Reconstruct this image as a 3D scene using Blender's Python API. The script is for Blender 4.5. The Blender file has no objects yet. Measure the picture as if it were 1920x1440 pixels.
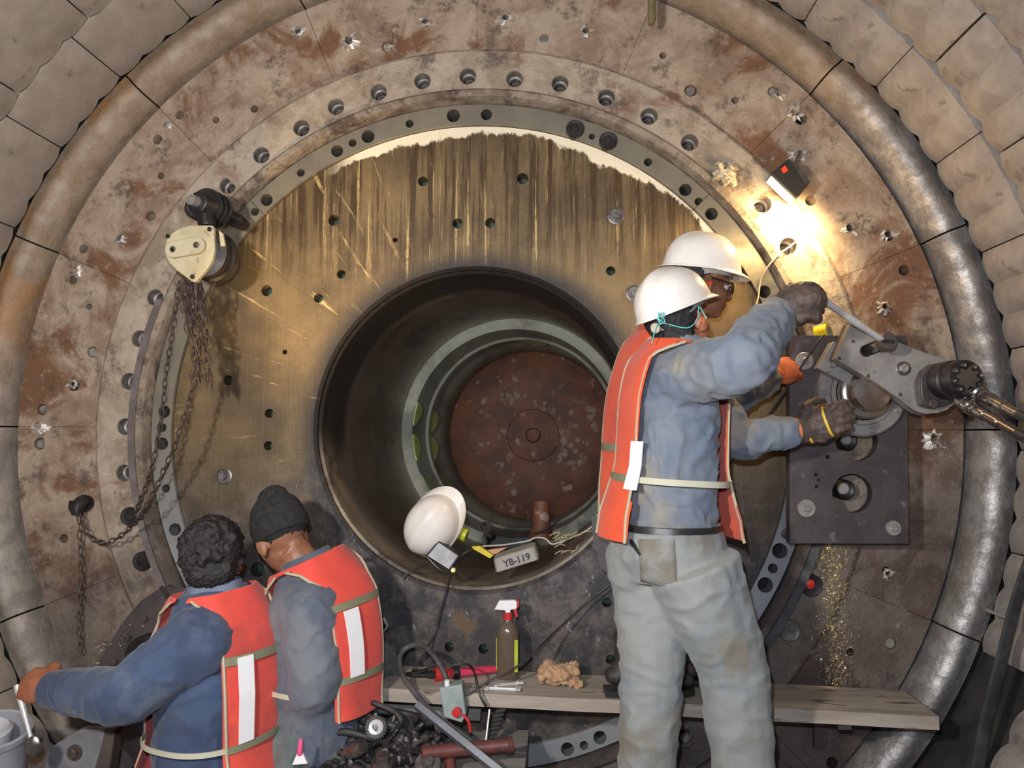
import bpy, bmesh, math, random
import numpy as np
from mathutils import Vector as V, Matrix, noise
random.seed(7)
PI = math.pi
C = bpy.context.scene.collection
SC = bpy.context.scene

# ---------------------------------------------------------------- camera, world, lights, exposure
FPX = 1493.0                                    # focal length in pixels of the 1920 px wide frame
cn = V((90.0, -100.0, -FPX)).normalized()       # mill axis direction seen from the camera
cx_ = cn.cross(V((0, 1, 0))).normalized()
cy_ = cx_.cross(cn)
RM = Matrix((cx_, cn, cy_))
CAM = V((0.324, -3.0, -0.033))
cam_d = bpy.data.cameras.new('camera')
cam = bpy.data.objects.new('camera', cam_d); C.objects.link(cam)
cam_d.sensor_width = 36.0; cam_d.lens = FPX / 1920 * 36.0; cam_d.clip_start = 0.05
cam.matrix_world = Matrix.Translation(CAM) @ RM.to_4x4()
SC.camera = cam
SC.view_settings.view_transform = 'Standard'; SC.view_settings.look = 'None'
SC.view_settings.gamma = 1.0; SC.view_settings.use_curve_mapping = False
SC.view_settings.exposure = 0.28

def P(px, py, Y):
    """world point on the plane y=Y that shows at photo pixel (px,py)"""
    d = RM @ V((px - 960.0, 720.0 - py, -FPX))
    return CAM + d * ((Y - CAM.y) / d.y)

wd = bpy.data.worlds.new('world'); SC.world = wd; wd.use_nodes = True
wd.node_tree.nodes['Background'].inputs[0].default_value = (0.80, 0.84, 1.0, 1)
wd.node_tree.nodes['Background'].inputs[1].default_value = 0.13

def light(name, kind, loc, energy, col, aim=None, **kw):
    d = bpy.data.lights.new(name, kind); d.energy = energy; d.color = col
    for k, v in kw.items(): setattr(d, k, v)
    o = bpy.data.objects.new(name, d); C.objects.link(o); o.location = loc
    if aim is not None:
        o.rotation_euler = (V(aim) - V(loc)).to_track_quat('-Z', 'Y').to_euler()
    return o
light('camera_flash', 'SPOT', CAM + V((-0.05, 0.02, 0.14)), 118, (0.80, 0.88, 1.0), aim=(0.1, 0, 0.12), spot_size=2.4, spot_blend=1.0, shadow_soft_size=0.02)
light('site_lamp', 'SPOT', CAM + V((-0.85, 0.10, 0.35)), 188, (1.0, 0.93, 0.84), aim=(-0.1, 0, 0.35), spot_size=2.5, spot_blend=1.0, shadow_soft_size=0.06)
# warm halogen work lamp clamped to the wall, then two added unseen warm spots
light('work_lamp_glow', 'SPOT', P(1508, 388, -0.13), 20, (1.0, 0.70, 0.30), aim=P(1430, 480, 0.05), spot_size=2.9, spot_blend=0.7, shadow_soft_size=0.03)
light('work_lamp_spill', 'POINT', P(1480, 400, -0.30), 3.5, (1.0, 0.70, 0.32), shadow_soft_size=0.05)
light('added_gap_glow', 'SPOT', P(1560, 640, -0.075), 36, (1.0, 0.72, 0.34), aim=P(1556, 1180, 0.01), spot_size=.17, spot_blend=.5, shadow_soft_size=0.02)  # added unseen spot behind the base plate, makes the golden streak
light('added_left_glow', 'SPOT', P(250, 1000, -0.9), 75, (1.0, 0.68, 0.26), aim=P(585, 520, 0.0), spot_size=0.8, spot_blend=1.0, shadow_soft_size=0.05)  # added unseen spot for the warm glow on the left of the face

# ---------------------------------------------------------------- mesh helpers
class MB:
    def __init__(s): s.v = []; s.f = []
    def add(s, vs, fs):
        b = len(s.v); s.v += [tuple(v) for v in vs]; s.f += [tuple(b + i for i in f) for f in fs]; return s
    def box(s, c, sx, sy, sz, R=None):
        c = V(c); vs = []
        for i in (-1, 1):
            for j in (-1, 1):
                for k in (-1, 1):
                    p = V((i * sx / 2, j * sy / 2, k * sz / 2))
                    vs.append(c + (R @ p if R is not None else p))
        return s.add(vs, [(0, 1, 3, 2), (4, 6, 7, 5), (0, 4, 5, 1), (2, 3, 7, 6), (0, 2, 6, 4), (1, 5, 7, 3)])
    def tube(s, pts, rads, n=10, sq=(1, 1), ref=None, round_=False):
        pts = [V(p) for p in pts]; m = len(pts)
        if not hasattr(rads, '__len__'): rads = [rads] * m
        rads = list(rads)
        if round_:
            d0 = (pts[0] - pts[1]).normalized(); d1 = (pts[-1] - pts[-2]).normalized(); r0, r1 = rads[0], rads[-1]
            pts = [pts[0] + d0 * r0 * .9, pts[0] + d0 * r0 * .6] + pts + [pts[-1] + d1 * r1 * .6, pts[-1] + d1 * r1 * .9]
            rads = [r0 * .35, r0 * .78] + rads + [r1 * .78, r1 * .35]; m = len(pts)
        T = []
        for i in range(m):
            a = pts[max(0, i - 1)]; b = pts[min(m - 1, i + 1)]
            t = (b - a); T.append(t.normalized() if t.length > 1e-9 else V((0, 0, 1)))
        up = V(ref) if ref is not None else (V((0, 0, 1)) if abs(T[0].z) < .9 else V((1, 0, 0)))
        nrm = (up - T[0] * up.dot(T[0])).normalized(); vs = []
        for i in range(m):
            nrm = (nrm - T[i] * nrm.dot(T[i])).normalized(); bn = T[i].cross(nrm)
            for k in range(n):
                a = 2 * PI * k / n
                vs.append(pts[i] + nrm * math.cos(a) * rads[i] * sq[0] + bn * math.sin(a) * rads[i] * sq[1])
        fs = [(i * n + k, i * n + (k + 1) % n, (i + 1) * n + (k + 1) % n, (i + 1) * n + k) for i in range(m - 1) for k in range(n)]
        fs += [tuple(range(n - 1, -1, -1)), tuple(range((m - 1) * n, m * n))]
        return s.add(vs, fs)
    def cyl(s, a, b, r, r2=None, n=20): return s.tube([a, b], [r, r if r2 is None else r2], n)
    def lathe(s, o, ax, prof, n=24, ref=None, sc=(1, 1), loop=False):
        """prof: list of (radius, height along ax)"""
        o = V(o); ax = V(ax).normalized(); up = V(ref) if ref is not None else (V((0, 0, 1)) if abs(ax.z) < .9 else V((1, 0, 0)))
        e1 = (up - ax * up.dot(ax)).normalized(); e2 = ax.cross(e1); vs = []
        for r, h in prof:
            for k in range(n):
                a = 2 * PI * k / n
                vs.append(o + ax * h + e1 * math.cos(a) * max(r, 1e-4) * sc[0] + e2 * math.sin(a) * max(r, 1e-4) * sc[1])
        m = len(prof)
        fs = [(i * n + k, i * n + (k + 1) % n, (i + 1) * n + (k + 1) % n, (i + 1) * n + k) for i in range(m - 1) for k in range(n)]
        fs += [((m - 1) * n + k, (m - 1) * n + (k + 1) % n, (k + 1) % n, k) for k in range(n)] if loop else [tuple(range(n - 1, -1, -1)), tuple(range((m - 1) * n, m * n))]
        return s.add(vs, fs)
    def ell(s, c, r, R=None, n=16, m=10):
        c = V(c); vs = []
        for i in range(m + 1):
            th = PI * (i + .001) / (m + .002)
            for k in range(n):
                a = 2 * PI * k / n
                p = V((r[0] * math.sin(th) * math.cos(a), r[1] * math.sin(th) * math.sin(a), r[2] * math.cos(th)))
                vs.append(c + (R @ p if R is not None else p))
        fs = [(i * n + k, (i + 1) * n + k, (i + 1) * n + (k + 1) % n, i * n + (k + 1) % n) for i in range(m) for k in range(n)]
        fs += [tuple(range(n)), tuple(range((m + 1) * n - 1, m * n - 1, -1))]
        return s.add(vs, fs)
    def prism(s, poly, a, b=None, e1=(1, 0, 0), e2=(0, 0, 1), ax=(0, 1, 0), h=0.02, o=(0, 0, 0)):
        """polygon of (u,v) in plane e1,e2 at origin o, extruded along ax by h"""
        o = V(o); e1 = V(e1); e2 = V(e2); ax = V(ax); n = len(poly)
        vs = [o + e1 * u + e2 * v for u, v in poly] + [o + e1 * u + e2 * v + ax * h for u, v in poly]
        fs = [tuple(range(n)), tuple(range(2 * n - 1, n - 1, -1))] + [(k, n + k, n + (k + 1) % n, (k + 1) % n) for k in range(n)]
        return s.add(vs, fs)
    def poly3(s, pts, d):
        """flat outline of world points thickened by vector d"""
        n = len(pts); pts = [V(p) for p in pts]; d = V(d)
        fs = [tuple(range(n)), tuple(range(2 * n - 1, n - 1, -1))] + [(k, n + k, n + (k + 1) % n, (k + 1) % n) for k in range(n)]
        return s.add(pts + [p + d for p in pts], fs)
    def ring(s, prof, a0, a1, n):
        """closed (r,y) profile swept about the mill axis"""
        m = len(prof); full = abs(a1 - a0) > 2 * PI - 1e-6; cnt = n if full else n + 1; vs = []
        for i in range(cnt):
            a = a0 + (a1 - a0) * i / n; ca, sa = math.cos(a), math.sin(a)
            for r, y in prof: vs.append((r * ca, y, r * sa))
        fs = []
        for i in range(n):
            j = (i + 1) % cnt
            for k in range(m): fs.append((i * m + k, i * m + (k + 1) % m, j * m + (k + 1) % m, j * m + k))
        if not full: fs += [tuple(range(m - 1, -1, -1)), tuple((cnt - 1) * m + k for k in range(m))]
        return s.add(vs, fs)

def to_mesh(name, mb, smooth=False, angle=None):
    me = bpy.data.meshes.new(name); me.from_pydata(mb.v, [], mb.f); me.update()
    bm = bmesh.new(); bm.from_mesh(me); bmesh.ops.recalc_face_normals(bm, faces=bm.faces); bm.to_mesh(me); bm.free()
    if smooth or angle:
        me.polygons.foreach_set('use_smooth', [True] * len(me.polygons))
        if angle: me.set_sharp_from_angle(angle=angle)
    return me

def obj(name, mb, m, parent=None, smooth=False, angle=math.radians(38), bevel=0):
    me = mb if isinstance(mb, bpy.types.Mesh) else to_mesh(name, mb, smooth, angle)
    if m is not None and len(me.materials) == 0: me.materials.append(m)
    o = bpy.data.objects.new(name, me); C.objects.link(o)
    if parent is not None:
        o.parent = parent
        if parent.type == 'EMPTY' or parent.parent or parent.location.length > 0:
            o.matrix_parent_inverse = parent.matrix_basis.inverted() if parent.parent is None else Matrix()
    if bevel:
        b = o.modifiers.new('bevel', 'BEVEL'); b.width = bevel; b.segments = 2; b.limit_method = 'ANGLE'
    return o
def tag(o, label, cat, group=None):
    o['label'] = label; o['category'] = cat
    if group: o['group'] = group
    return o
def thing(name, label, cat, loc=(0, 0, 0), group=None):
    o = bpy.data.objects.new(name, None); C.objects.link(o); o.location = loc; o.empty_display_size = .1
    return tag(o, label, cat, group)
def struct(o): o['kind'] = 'structure'; return o

def bake(ob):
    dg = bpy.context.evaluated_depsgraph_get(); dg.update()
    me = bpy.data.meshes.new_from_object(ob.evaluated_get(dg))
    me.materials.clear(); old = ob.data
    bpy.data.objects.remove(ob); 
    if old.users == 0: bpy.data.meshes.remove(old)
    return me
def organic(name, mb, m, parent=None, voxel=.008, sm=4, disp=None):
    o = bpy.data.objects.new('tmp', to_mesh('tmp', mb)); C.objects.link(o)
    r = o.modifiers.new('r', 'REMESH'); r.mode = 'VOXEL'; r.voxel_size = voxel
    if sm: q = o.modifiers.new('s', 'SMOOTH'); q.factor = .5; q.iterations = sm
    me = bake(o); me.name = name
    if disp:
        nr = [v.normal.copy() for v in me.vertices]
        for v, nn in zip(me.vertices, nr): v.co += nn * disp(v.co, nn)
        me.update()
    me.polygons.foreach_set('use_smooth', [True] * len(me.polygons))
    return obj(name, me, m, parent)
def cut(mb, holes, m, name, parent, n=20):
    """holes: (x,z,r) bored right through along y"""
    o = bpy.data.objects.new('tmp', to_mesh('tmp', mb)); C.objects.link(o)
    if holes:
        h = MB()
        for x, z, r in holes: h.cyl((x, -.3, z), (x, .3, z), r, n=n)
        c = bpy.data.objects.new('tmpc', to_mesh('tmpc', h)); C.objects.link(c)
        b = o.modifiers.new('b', 'BOOLEAN'); b.operation = 'DIFFERENCE'; b.object = c; b.solver = 'EXACT'
        me = bake(o); bpy.data.objects.remove(c)
    else: me = bake(o)
    me.name = name
    return obj(name, me, m, parent)
def spline(pts, k=6):
    pts = [V(p) for p in pts]; out = []
    for i in range(len(pts) - 1):
        p0 = pts[max(0, i - 1)]; p1 = pts[i]; p2 = pts[i + 1]; p3 = pts[min(len(pts) - 1, i + 2)]
        for j in range(k):
            t = j / k
            out.append(.5 * ((2 * p1) + (p2 - p0) * t + (2 * p0 - 5 * p1 + 4 * p2 - p3) * t * t + (3 * p1 - p0 - 3 * p2 + p3) * t ** 3))
    return out + [pts[-1]]
def chain_mb(path, pitch=.03, r=.0035, w=.011, jit=0.0):
    """real interlocking oval links along a path"""
    mb = MB(); path = [V(p) for p in path]; L = [0]
    for a, b in zip(path, path[1:]): L.append(L[-1] + (b - a).length)
    n = max(2, int(L[-1] / pitch)); last = None
    for i in range(n):
        s = L[-1] * (i + .5) / n; j = max(k for k in range(len(L)) if L[k] <= s); j = min(j, len(path) - 2)
        t = (s - L[j]) / max(1e-9, L[j + 1] - L[j]); c = path[j].lerp(path[j + 1], t); d = (path[j + 1] - path[j]).normalized()
        up = V((0, 1, 0)) if abs(d.y) < .9 else V((1, 0, 0)); e = (up - d * up.dot(d)).normalized(); e2 = d.cross(e)
        if i % 2: e = e2
        c = c + V([random.uniform(-jit, jit) for _ in range(3)])
        l = pitch * .68; lp = []
        for k in range(8):
            a = 2 * PI * k / 8; lp.append(c + d * l * math.cos(a) + e * w * math.sin(a))
        nn = d.cross(e); vs = []
        for k in range(8):
            out = (lp[k] - c).normalized()
            for q in range(4):
                b = 2 * PI * q / 4; vs.append(lp[k] + out * r * math.cos(b) + nn * r * math.sin(b))
        mb.add(vs, [(k * 4 + q, k * 4 + (q + 1) % 4, ((k + 1) % 8) * 4 + (q + 1) % 4, ((k + 1) % 8) * 4 + q) for k in range(8) for q in range(4)])
    return mb

# ---------------------------------------------------------------- materials
class NT:
    def __init__(s, name):
        s.m = bpy.data.materials.new(name); s.m.use_nodes = True; s.t = s.m.node_tree; s.n = s.t.nodes; s.l = s.t.links
        s.b = s.n['Principled BSDF']; s.tc = s.n.new('ShaderNodeTexCoord').outputs['Object']
    def set(s, k, v): s.b.inputs[k].default_value = v
    def lk(s, a, b): s.l.new(a, b)
    def noise(s, scale, detail=6, rough=.6, sc=(1, 1, 1), dist=0, off=(0, 0, 0)):
        mp = s.n.new('ShaderNodeMapping'); mp.inputs['Scale'].default_value = sc; mp.inputs['Location'].default_value = off; s.lk(s.tc, mp.inputs[0])
        t = s.n.new('ShaderNodeTexNoise'); t.inputs['Scale'].default_value = scale; t.inputs['Detail'].default_value = detail
        t.inputs['Roughness'].default_value = rough; t.inputs['Distortion'].default_value = dist; s.lk(mp.outputs[0], t.inputs['Vector']); return t.outputs['Fac']
    def ramp(s, x, a, b, va=0., vb=1.):
        t = s.n.new('ShaderNodeMapRange'); t.inputs[1].default_value = a; t.inputs[2].default_value = b
        t.inputs[3].default_value = va; t.inputs[4].default_value = vb; t.interpolation_type = 'SMOOTHSTEP'; s.lk(x, t.inputs[0]); return t.outputs[0]
    def math(s, op, a, b=0., c=None):
        t = s.n.new('ShaderNodeMath'); t.operation = op
        for i, v in enumerate((a, b) if c is None else (a, b, c)):
            if isinstance(v, (int, float)): t.inputs[i].default_value = v
            else: s.lk(v, t.inputs[i])
        return t.outputs[0]
    def mix(s, f, a, b):
        t = s.n.new('ShaderNodeMix'); t.data_type = 'RGBA'
        for i, v in ((0, f), (6, a), (7, b)):
            if isinstance(v, (int, float)): t.inputs[i].default_value = v
            elif isinstance(v, tuple): t.inputs[i].default_value = (*v, 1) if len(v) == 3 else v
            else: s.lk(v, t.inputs[i])
        return t.outputs[2]
    def xyz(s):
        t = s.n.new('ShaderNodeSeparateXYZ'); s.lk(s.tc, t.inputs[0]); return t.outputs
    def radius(s):
        x = s.xyz(); return s.math('SQRT', s.math('ADD', s.math('MULTIPLY', x[0], x[0]), s.math('MULTIPLY', x[2], x[2]))), x
    def bump(s, h, strength=.3, dist=.01):
        t = s.n.new('ShaderNodeBump'); t.inputs['Strength'].default_value = strength; t.inputs['Distance'].default_value = dist
        s.lk(h, t.inputs['Height']); s.lk(t.outputs[0], s.b.inputs['Normal'])
    def col(s, x): s.lk(x, s.b.inputs['Base Color'])
    def rough(s, x): s.lk(x, s.b.inputs['Roughness'])
    def metal(s, x): s.lk(x, s.b.inputs['Metallic'])

def M(name, c1, c2=None, scale=12, rough=.6, metal=0., bump=.0, lo=.4, hi=.62, c3=None, lo3=.58, hi3=.68, bdist=.005, spec=None, sheen=0, sc=(1, 1, 1)):
    t = NT(name); t.set('Roughness', rough); t.set('Metallic', metal)
    if spec is not None: t.set('Specular IOR Level', spec)
    if sheen: t.set('Sheen Weight', sheen)
    if c2 is None: t.set('Base Color', (*c1, 1))
    else:
        n = t.noise(scale, sc=sc); c = t.mix(t.ramp(n, lo, hi), c1, c2)
        if c3: c = t.mix(t.ramp(t.noise(scale * 2.3, off=(3, 7, 1), sc=sc), lo3, hi3), c, c3)
        t.col(c)
    if bump: t.bump(t.noise(scale * 2.5, 8, .65, sc=sc), bump, bdist)
    return t.m

def wall_mat(name, dusty, tan, rustc, dark, rust_lo=.52, oil_z=(-.15, -1.0), s=1.0):
    t = NT(name); r, x = t.radius()
    big = t.noise(2.2 * s, 6, .6); mid = t.noise(6 * s, 9, .68, dist=.5); fine = t.noise(26 * s, 8, .7)
    c = t.mix(t.ramp(mid, .38, .62), dusty, tan)
    c = t.mix(t.ramp(t.noise(3.2 * s, 9, .65, dist=.8, off=(5, 2, 9)), rust_lo, rust_lo + .12), c, rustc)
    c = t.mix(t.math('MULTIPLY', t.ramp(t.noise(7 * s, 12, .78, off=(1, 8, 3)), .52, .62), .75), c, dark)
    c = t.mix(t.math('MULTIPLY', t.ramp(fine, .55, .68), .5), c, tuple(min(1, v * 1.35) for v in dusty))
    # oil-soaked lower part of the head, ragged upper edge
    zz = t.math('ADD', x[2], t.math('MULTIPLY', t.math('SUBTRACT', big, .5), 1.3))
    oil = t.ramp(zz, oil_z[0], oil_z[1])
    # the right lower quarter is the wettest
    oil2 = t.ramp(t.math('ADD', t.math('SUBTRACT', zz, t.math('MULTIPLY', x[0], .30)), .0), oil_z[0], oil_z[1])
    oil = t.math('MAXIMUM', oil, t.math('MULTIPLY', oil2, .9))
    c = t.mix(t.math('MULTIPLY', oil, .80), c, (.045, .036, .038))
    t.col(c); t.rough(t.ramp(t.math('ADD', t.math('MULTIPLY', oil, .5), t.math('MULTIPLY', fine, .4)), .1, .7, .72, .34))
    t.metal(t.ramp(mid, .5, .7, .05, .25))
    t.bump(t.math('ADD', t.math('MULTIPLY', mid, .6), t.math('MULTIPLY', fine, .7)), .9, .014)
    return t.m

M_outer = wall_mat('rusty_plate', (.43, .335, .25), (.29, .20, .14), (.185, .088, .045), (.07, .052, .045), .49)
M_flange = wall_mat('dusty_flange', (.45, .37, .285), (.30, .23, .165), (.22, .12, .075), (.10, .075, .065), .56)
M_ridge = wall_mat('ridge_steel', (.36, .29, .22), (.22, .165, .12), (.13, .085, .06), (.07, .05, .045), .5, (.1, -.6), 2.0)
def ringmat():
    t = NT('machined_ring'); t.set('Metallic', .55)
    n = t.noise(7, 6); c = t.mix(t.ramp(n, .35, .65), (.30, .265, .20), (.20, .175, .14)); r, x = t.radius()
    c = t.mix(t.ramp(x[2], .2, -.6), c, (.33, .34, .35)); t.col(c); t.rough(t.ramp(n, .3, .7, .34, .5)); t.bump(t.noise(60, 4), .12, .003); return t.m
M_ring = ringmat()
def facemat():
    t = NT('oily_face'); r, x = t.radius()
    n = t.noise(3.0, 8, .62); fine = t.noise(30, 8, .7)
    c = t.mix(t.ramp(n, .35, .65), (.215, .145, .068), (.105, .070, .036))
    # radial tool marks and drips
    ang = t.math('ARCTAN2', x[0], x[2])
    cmb = t.n.new('ShaderNodeCombineXYZ'); t.lk(t.math('MULTIPLY', ang, 15.), cmb.inputs[0]); t.lk(t.math('MULTIPLY', r, 1.3), cmb.inputs[1])
    tn = t.n.new('ShaderNodeTexNoise'); tn.inputs['Scale'].default_value = 1.6; tn.inputs['Detail'].default_value = 7; tn.inputs['Roughness'].default_value = .7; t.lk(cmb.outputs[0], tn.inputs['Vector'])
    rad = tn.outputs['Fac']
    drip = t.noise(1.0, 7, .72, sc=(30, 1, 1.3)); drip2 = t.noise(1.0, 6, .75, sc=(46, 1, .9), off=(4, 0, 8))
    top = t.ramp(t.math('ADD', x[2], t.math('MULTIPLY', n, .3)), .60, 1.0)
    c = t.mix(t.math('MULTIPLY', t.ramp(drip, .46, .57), t.math('MULTIPLY', top, .9)), c, (.055, .030, .012))
    glint = t.math('MULTIPLY', t.ramp(drip2, .575, .63), t.math('MULTIPLY', top, .8))  # golden lamp glints painted into the colour, at the top and on the left
    glint = t.math('MAXIMUM', glint, t.math('MULTIPLY', t.ramp(rad, .60, .67), t.ramp(t.math('ADD', x[0], t.math('MULTIPLY', n, .3)), .1, -.3, 0, .75)))
    glint = t.math('MULTIPLY', glint, t.ramp(fine, .38, .55, .25, 1.))
    glint = t.math('MULTIPLY', glint, t.ramp(x[2], -.25, .1))
    c = t.mix(glint, c, (.85, .60, .26))
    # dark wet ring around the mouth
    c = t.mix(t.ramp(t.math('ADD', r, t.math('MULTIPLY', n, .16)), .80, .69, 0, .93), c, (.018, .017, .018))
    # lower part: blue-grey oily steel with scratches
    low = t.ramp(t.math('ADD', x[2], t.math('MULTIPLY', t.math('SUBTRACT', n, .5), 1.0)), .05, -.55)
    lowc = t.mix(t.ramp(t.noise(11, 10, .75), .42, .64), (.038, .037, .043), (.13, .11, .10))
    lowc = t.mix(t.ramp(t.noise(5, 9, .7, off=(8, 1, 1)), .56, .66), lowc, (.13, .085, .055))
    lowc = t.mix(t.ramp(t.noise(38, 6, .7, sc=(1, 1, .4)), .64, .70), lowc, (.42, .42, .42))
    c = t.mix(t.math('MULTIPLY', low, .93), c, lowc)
    # clean bare metal left above the grease line
    edge = t.math('ADD', r, t.math('MULTIPLY', t.math('SUBTRACT', t.noise(9, 6, .7, sc=(1, 1, .6)), .5), .13))
    edge = t.math('ADD', edge, t.math('MULTIPLY', t.math('SUBTRACT', t.noise(1.9, 2, .5, off=(2.6, 0, 0)), .5), .10))
    clean = t.math('MULTIPLY', t.ramp(edge, 1.138, 1.150), t.ramp(x[2], .62, .72))
    clean = t.math('MULTIPLY', clean, t.ramp(x[0], -.62, -.45))
    c = t.mix(clean, c, (.80, .70, .52))
    t.col(c); t.rough(t.ramp(t.math('ADD', t.math('MULTIPLY', glint, .6), t.math('MULTIPLY', fine, .3)), .1, .7, .50, .26))
    t.metal(t.math('MULTIPLY', t.math('SUBTRACT', 1., clean), .45))
    t.bump(t.math('ADD', t.math('ADD', t.math('MULTIPLY', rad, .25), t.math('MULTIPLY', fine, .35)), t.math('MULTIPLY', drip2, .3)), .42, .008)
    return t.m
M_face = facemat()
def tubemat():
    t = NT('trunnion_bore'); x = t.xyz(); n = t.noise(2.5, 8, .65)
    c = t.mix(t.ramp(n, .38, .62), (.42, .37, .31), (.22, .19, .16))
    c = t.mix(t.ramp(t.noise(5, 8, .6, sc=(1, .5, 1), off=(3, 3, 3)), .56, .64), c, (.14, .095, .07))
    c = t.mix(t.math('MULTIPLY', t.ramp(t.math('ADD', x[2], t.math('MULTIPLY', n, .3)), .05, -.1), t.ramp(x[1], .05, .20)), c, t.mix(t.ramp(n, .4, .6), (.42, .36, .29), (.26, .21, .165)))  # lower bore painted lighter in place of a glow of light
    c = t.mix(t.math('MULTIPLY', t.ramp(t.math('ADD', x[1], t.math('MULTIPLY', n, .3)), .62, .50), t.ramp(t.math('ADD', x[2], t.math('MULTIPLY', n, .2)), -.08, .12)), c, (.030, .027, .026))  # shade on the upper bore near the mouth, painted into the colour
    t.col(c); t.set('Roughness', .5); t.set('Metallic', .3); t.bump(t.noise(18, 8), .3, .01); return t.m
M_tube = tubemat()
M_sleeve = M('sleeve_steel', (.36, .37, .31), (.20, .20, .17), 4, .5, .25, .3, c3=(.44, .42, .34), sc=(1, .3, 1))
M_rustdisc = M('rusty_disc', (.15, .052, .024), (.085, .032, .018), 5, .62, .1, .6, c3=(.26, .19, .15), lo3=.60, hi3=.70)
M_dark = M('black_iron', (.022, .021, .022), (.05, .045, .045), 20, .42, .5, .2)
M_void = M('dark_cavity', (.012, .010, .010), None, rough=.9)
M_bolt = M('bolt_steel', (.20, .18, .17), (.11, .095, .09), 30, .42, .6, .2)
M_boltring = M('socket_lining', (.34, .31, .28), (.2, .17, .15), 30, .45, .4, .2)
M_weld = M('torn_bright_metal', (.90, .88, .85), (.42, .36, .30), 45, .28, .5, .7)
def fillermat():
    t = NT('worn_filler'); x = t.xyz(); n = t.noise(3, 7, .62); m2 = t.noise(10, 8, .65)
    c = t.mix(t.ramp(m2, .4, .62), (.34, .26, .19), (.26, .185, .12))
    c = t.mix(t.ramp(n, .52, .68), c, (.34, .19, .09))
    c = t.mix(t.ramp(x[2], .5, -.2), c, t.mix(t.ramp(m2, .4, .6), (.33, .29, .25), (.22, .19, .165)))
    wear = t.math('MULTIPLY', t.ramp(t.math('ADD', x[0], t.math('MULTIPLY', n, .4)), 1.25, 1.65), t.ramp(x[2], 1.35, 1.0))
    c = t.mix(wear, c, t.mix(t.ramp(m2, .35, .6), (.55, .53, .52), (.27, .25, .24)))
    t.col(c); t.metal(t.math('MULTIPLY', wear, .6)); t.rough(t.ramp(m2, .35, .65, .34, .58)); t.bump(m2, .8, .016); return t.m
M_filler = fillermat()
M_liner = M('dusty_liner', (.375, .335, .30), (.30, .26, .235), 9, .8, 0, .5, c3=(.20, .17, .155), lo3=.56, hi3=.70, bdist=.006)
M_linerp = M('pale_dusty_liner', (.39, .33, .275), (.32, .265, .22), 6, .8, 0, .35, c3=(.21, .18, .155), lo3=.60, hi3=.72, bdist=.006)
M_shell = M('bare_shell', (.035, .033, .033), (.06, .055, .05), 6, .7, .2, .3)

# ---------------------------------------------------------------- mill shell and liners
R0 = 1.905
mb = MB(); mb.ring([(1.985, .15), (1.985, -1.75), (2.03, -1.75), (2.03, .15)], 0, 2 * PI, 96)
shell = struct(obj('wall_shell', mb, M_shell, smooth=True))
NB = 34; DA = 2 * PI / NB; YC = [-.075, -.40, -.725, -1.05, -1.375, -1.70]
def liner_mesh(y0, y1, amp, m, seed, lift=0.0):
    na, ny = 13, 8; g = .0012; vs = []; rr = random.Random(seed)
    for j in range(ny + 1):
        v = j / ny; y = y0 + (y1 - y0) * (.008 + .984 * v)
        for i in range(na):
            u = i / (na - 1); a = (-DA / 2 + g) + (DA - 2 * g) * u
            w = math.sqrt(abs(math.sin(PI * 3 * u)) + 1e-4)                  # three pillows
            e = min(1, min(v, 1 - v) * 5) ** .5                            # rounded ends
            # axial extent of each pillow ends scalloped
            sc = (1 - abs(math.sin(PI * 3 * u)) ** .7) * amp * .7
            yy = y + (sc if j == 0 else 0) * -1 + (sc if j == ny else 0)
            r = R0 + .03 - amp * w * (.35 + .65 * e) + (0 if e > .9 else .006) - lift
            dd = math.hypot((u - .5) * DA * R0, (v - .5) * (y1 - y0))
            if .028 < dd < .045: r -= .0055
            vs.append((r * math.cos(a), yy, r * math.sin(a)))
    fs = [(j * na + i, j * na + i + 1, (j + 1) * na + i + 1, (j + 1) * na + i) for j in range(ny) for i in range(na - 1)]
    k0 = len(vs); ro = 1.975
    bd = [i for i in range(na)] + [j * na + na - 1 for j in range(1, ny + 1)] + [ny * na + i for i in range(na - 2, -1, -1)] + [j * na for j in range(ny - 1, 0, -1)]
    for b in bd:
        x, y, z = vs[b]; r = math.hypot(x, z); vs.append((x * ro / r, y, z * ro / r))
    n = len(bd)
    fs += [(bd[q], bd[(q + 1) % n], k0 + (q + 1) % n, k0 + q) for q in range(n)] + [tuple(range(k0, k0 + n))]
    q = MB(); q.add(vs, fs); me = to_mesh('liner_block', q, True, math.radians(50)); me.materials.append(m); return me
for k in range(5):
    mw = [liner_mesh(YC[k], YC[k + 1], .022, M_liner, k), liner_mesh(YC[k], YC[k + 1], .015, M_linerp, k + 9)]
    for i in range(NB):
        a = DA * (i + (.30 if k % 2 == 0 else .05)); ad = math.degrees(a) % 360
        if k == 0 and 283 < ad < 337: continue                             # lining taken out, bare shell shows
        if k == 1 and 290 < ad < 328: continue
        w = mw[1] if 95 < ad < 265 else mw[0]
        o = bpy.data.objects.new('liner_block', w); C.objects.link(o); o.parent = shell
        o.rotation_euler = (random.uniform(-.002, .002), -a, random.uniform(-.002, .002)); o.location = V((math.cos(a), 0, math.sin(a))) * random.uniform(-.004, .004)

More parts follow.
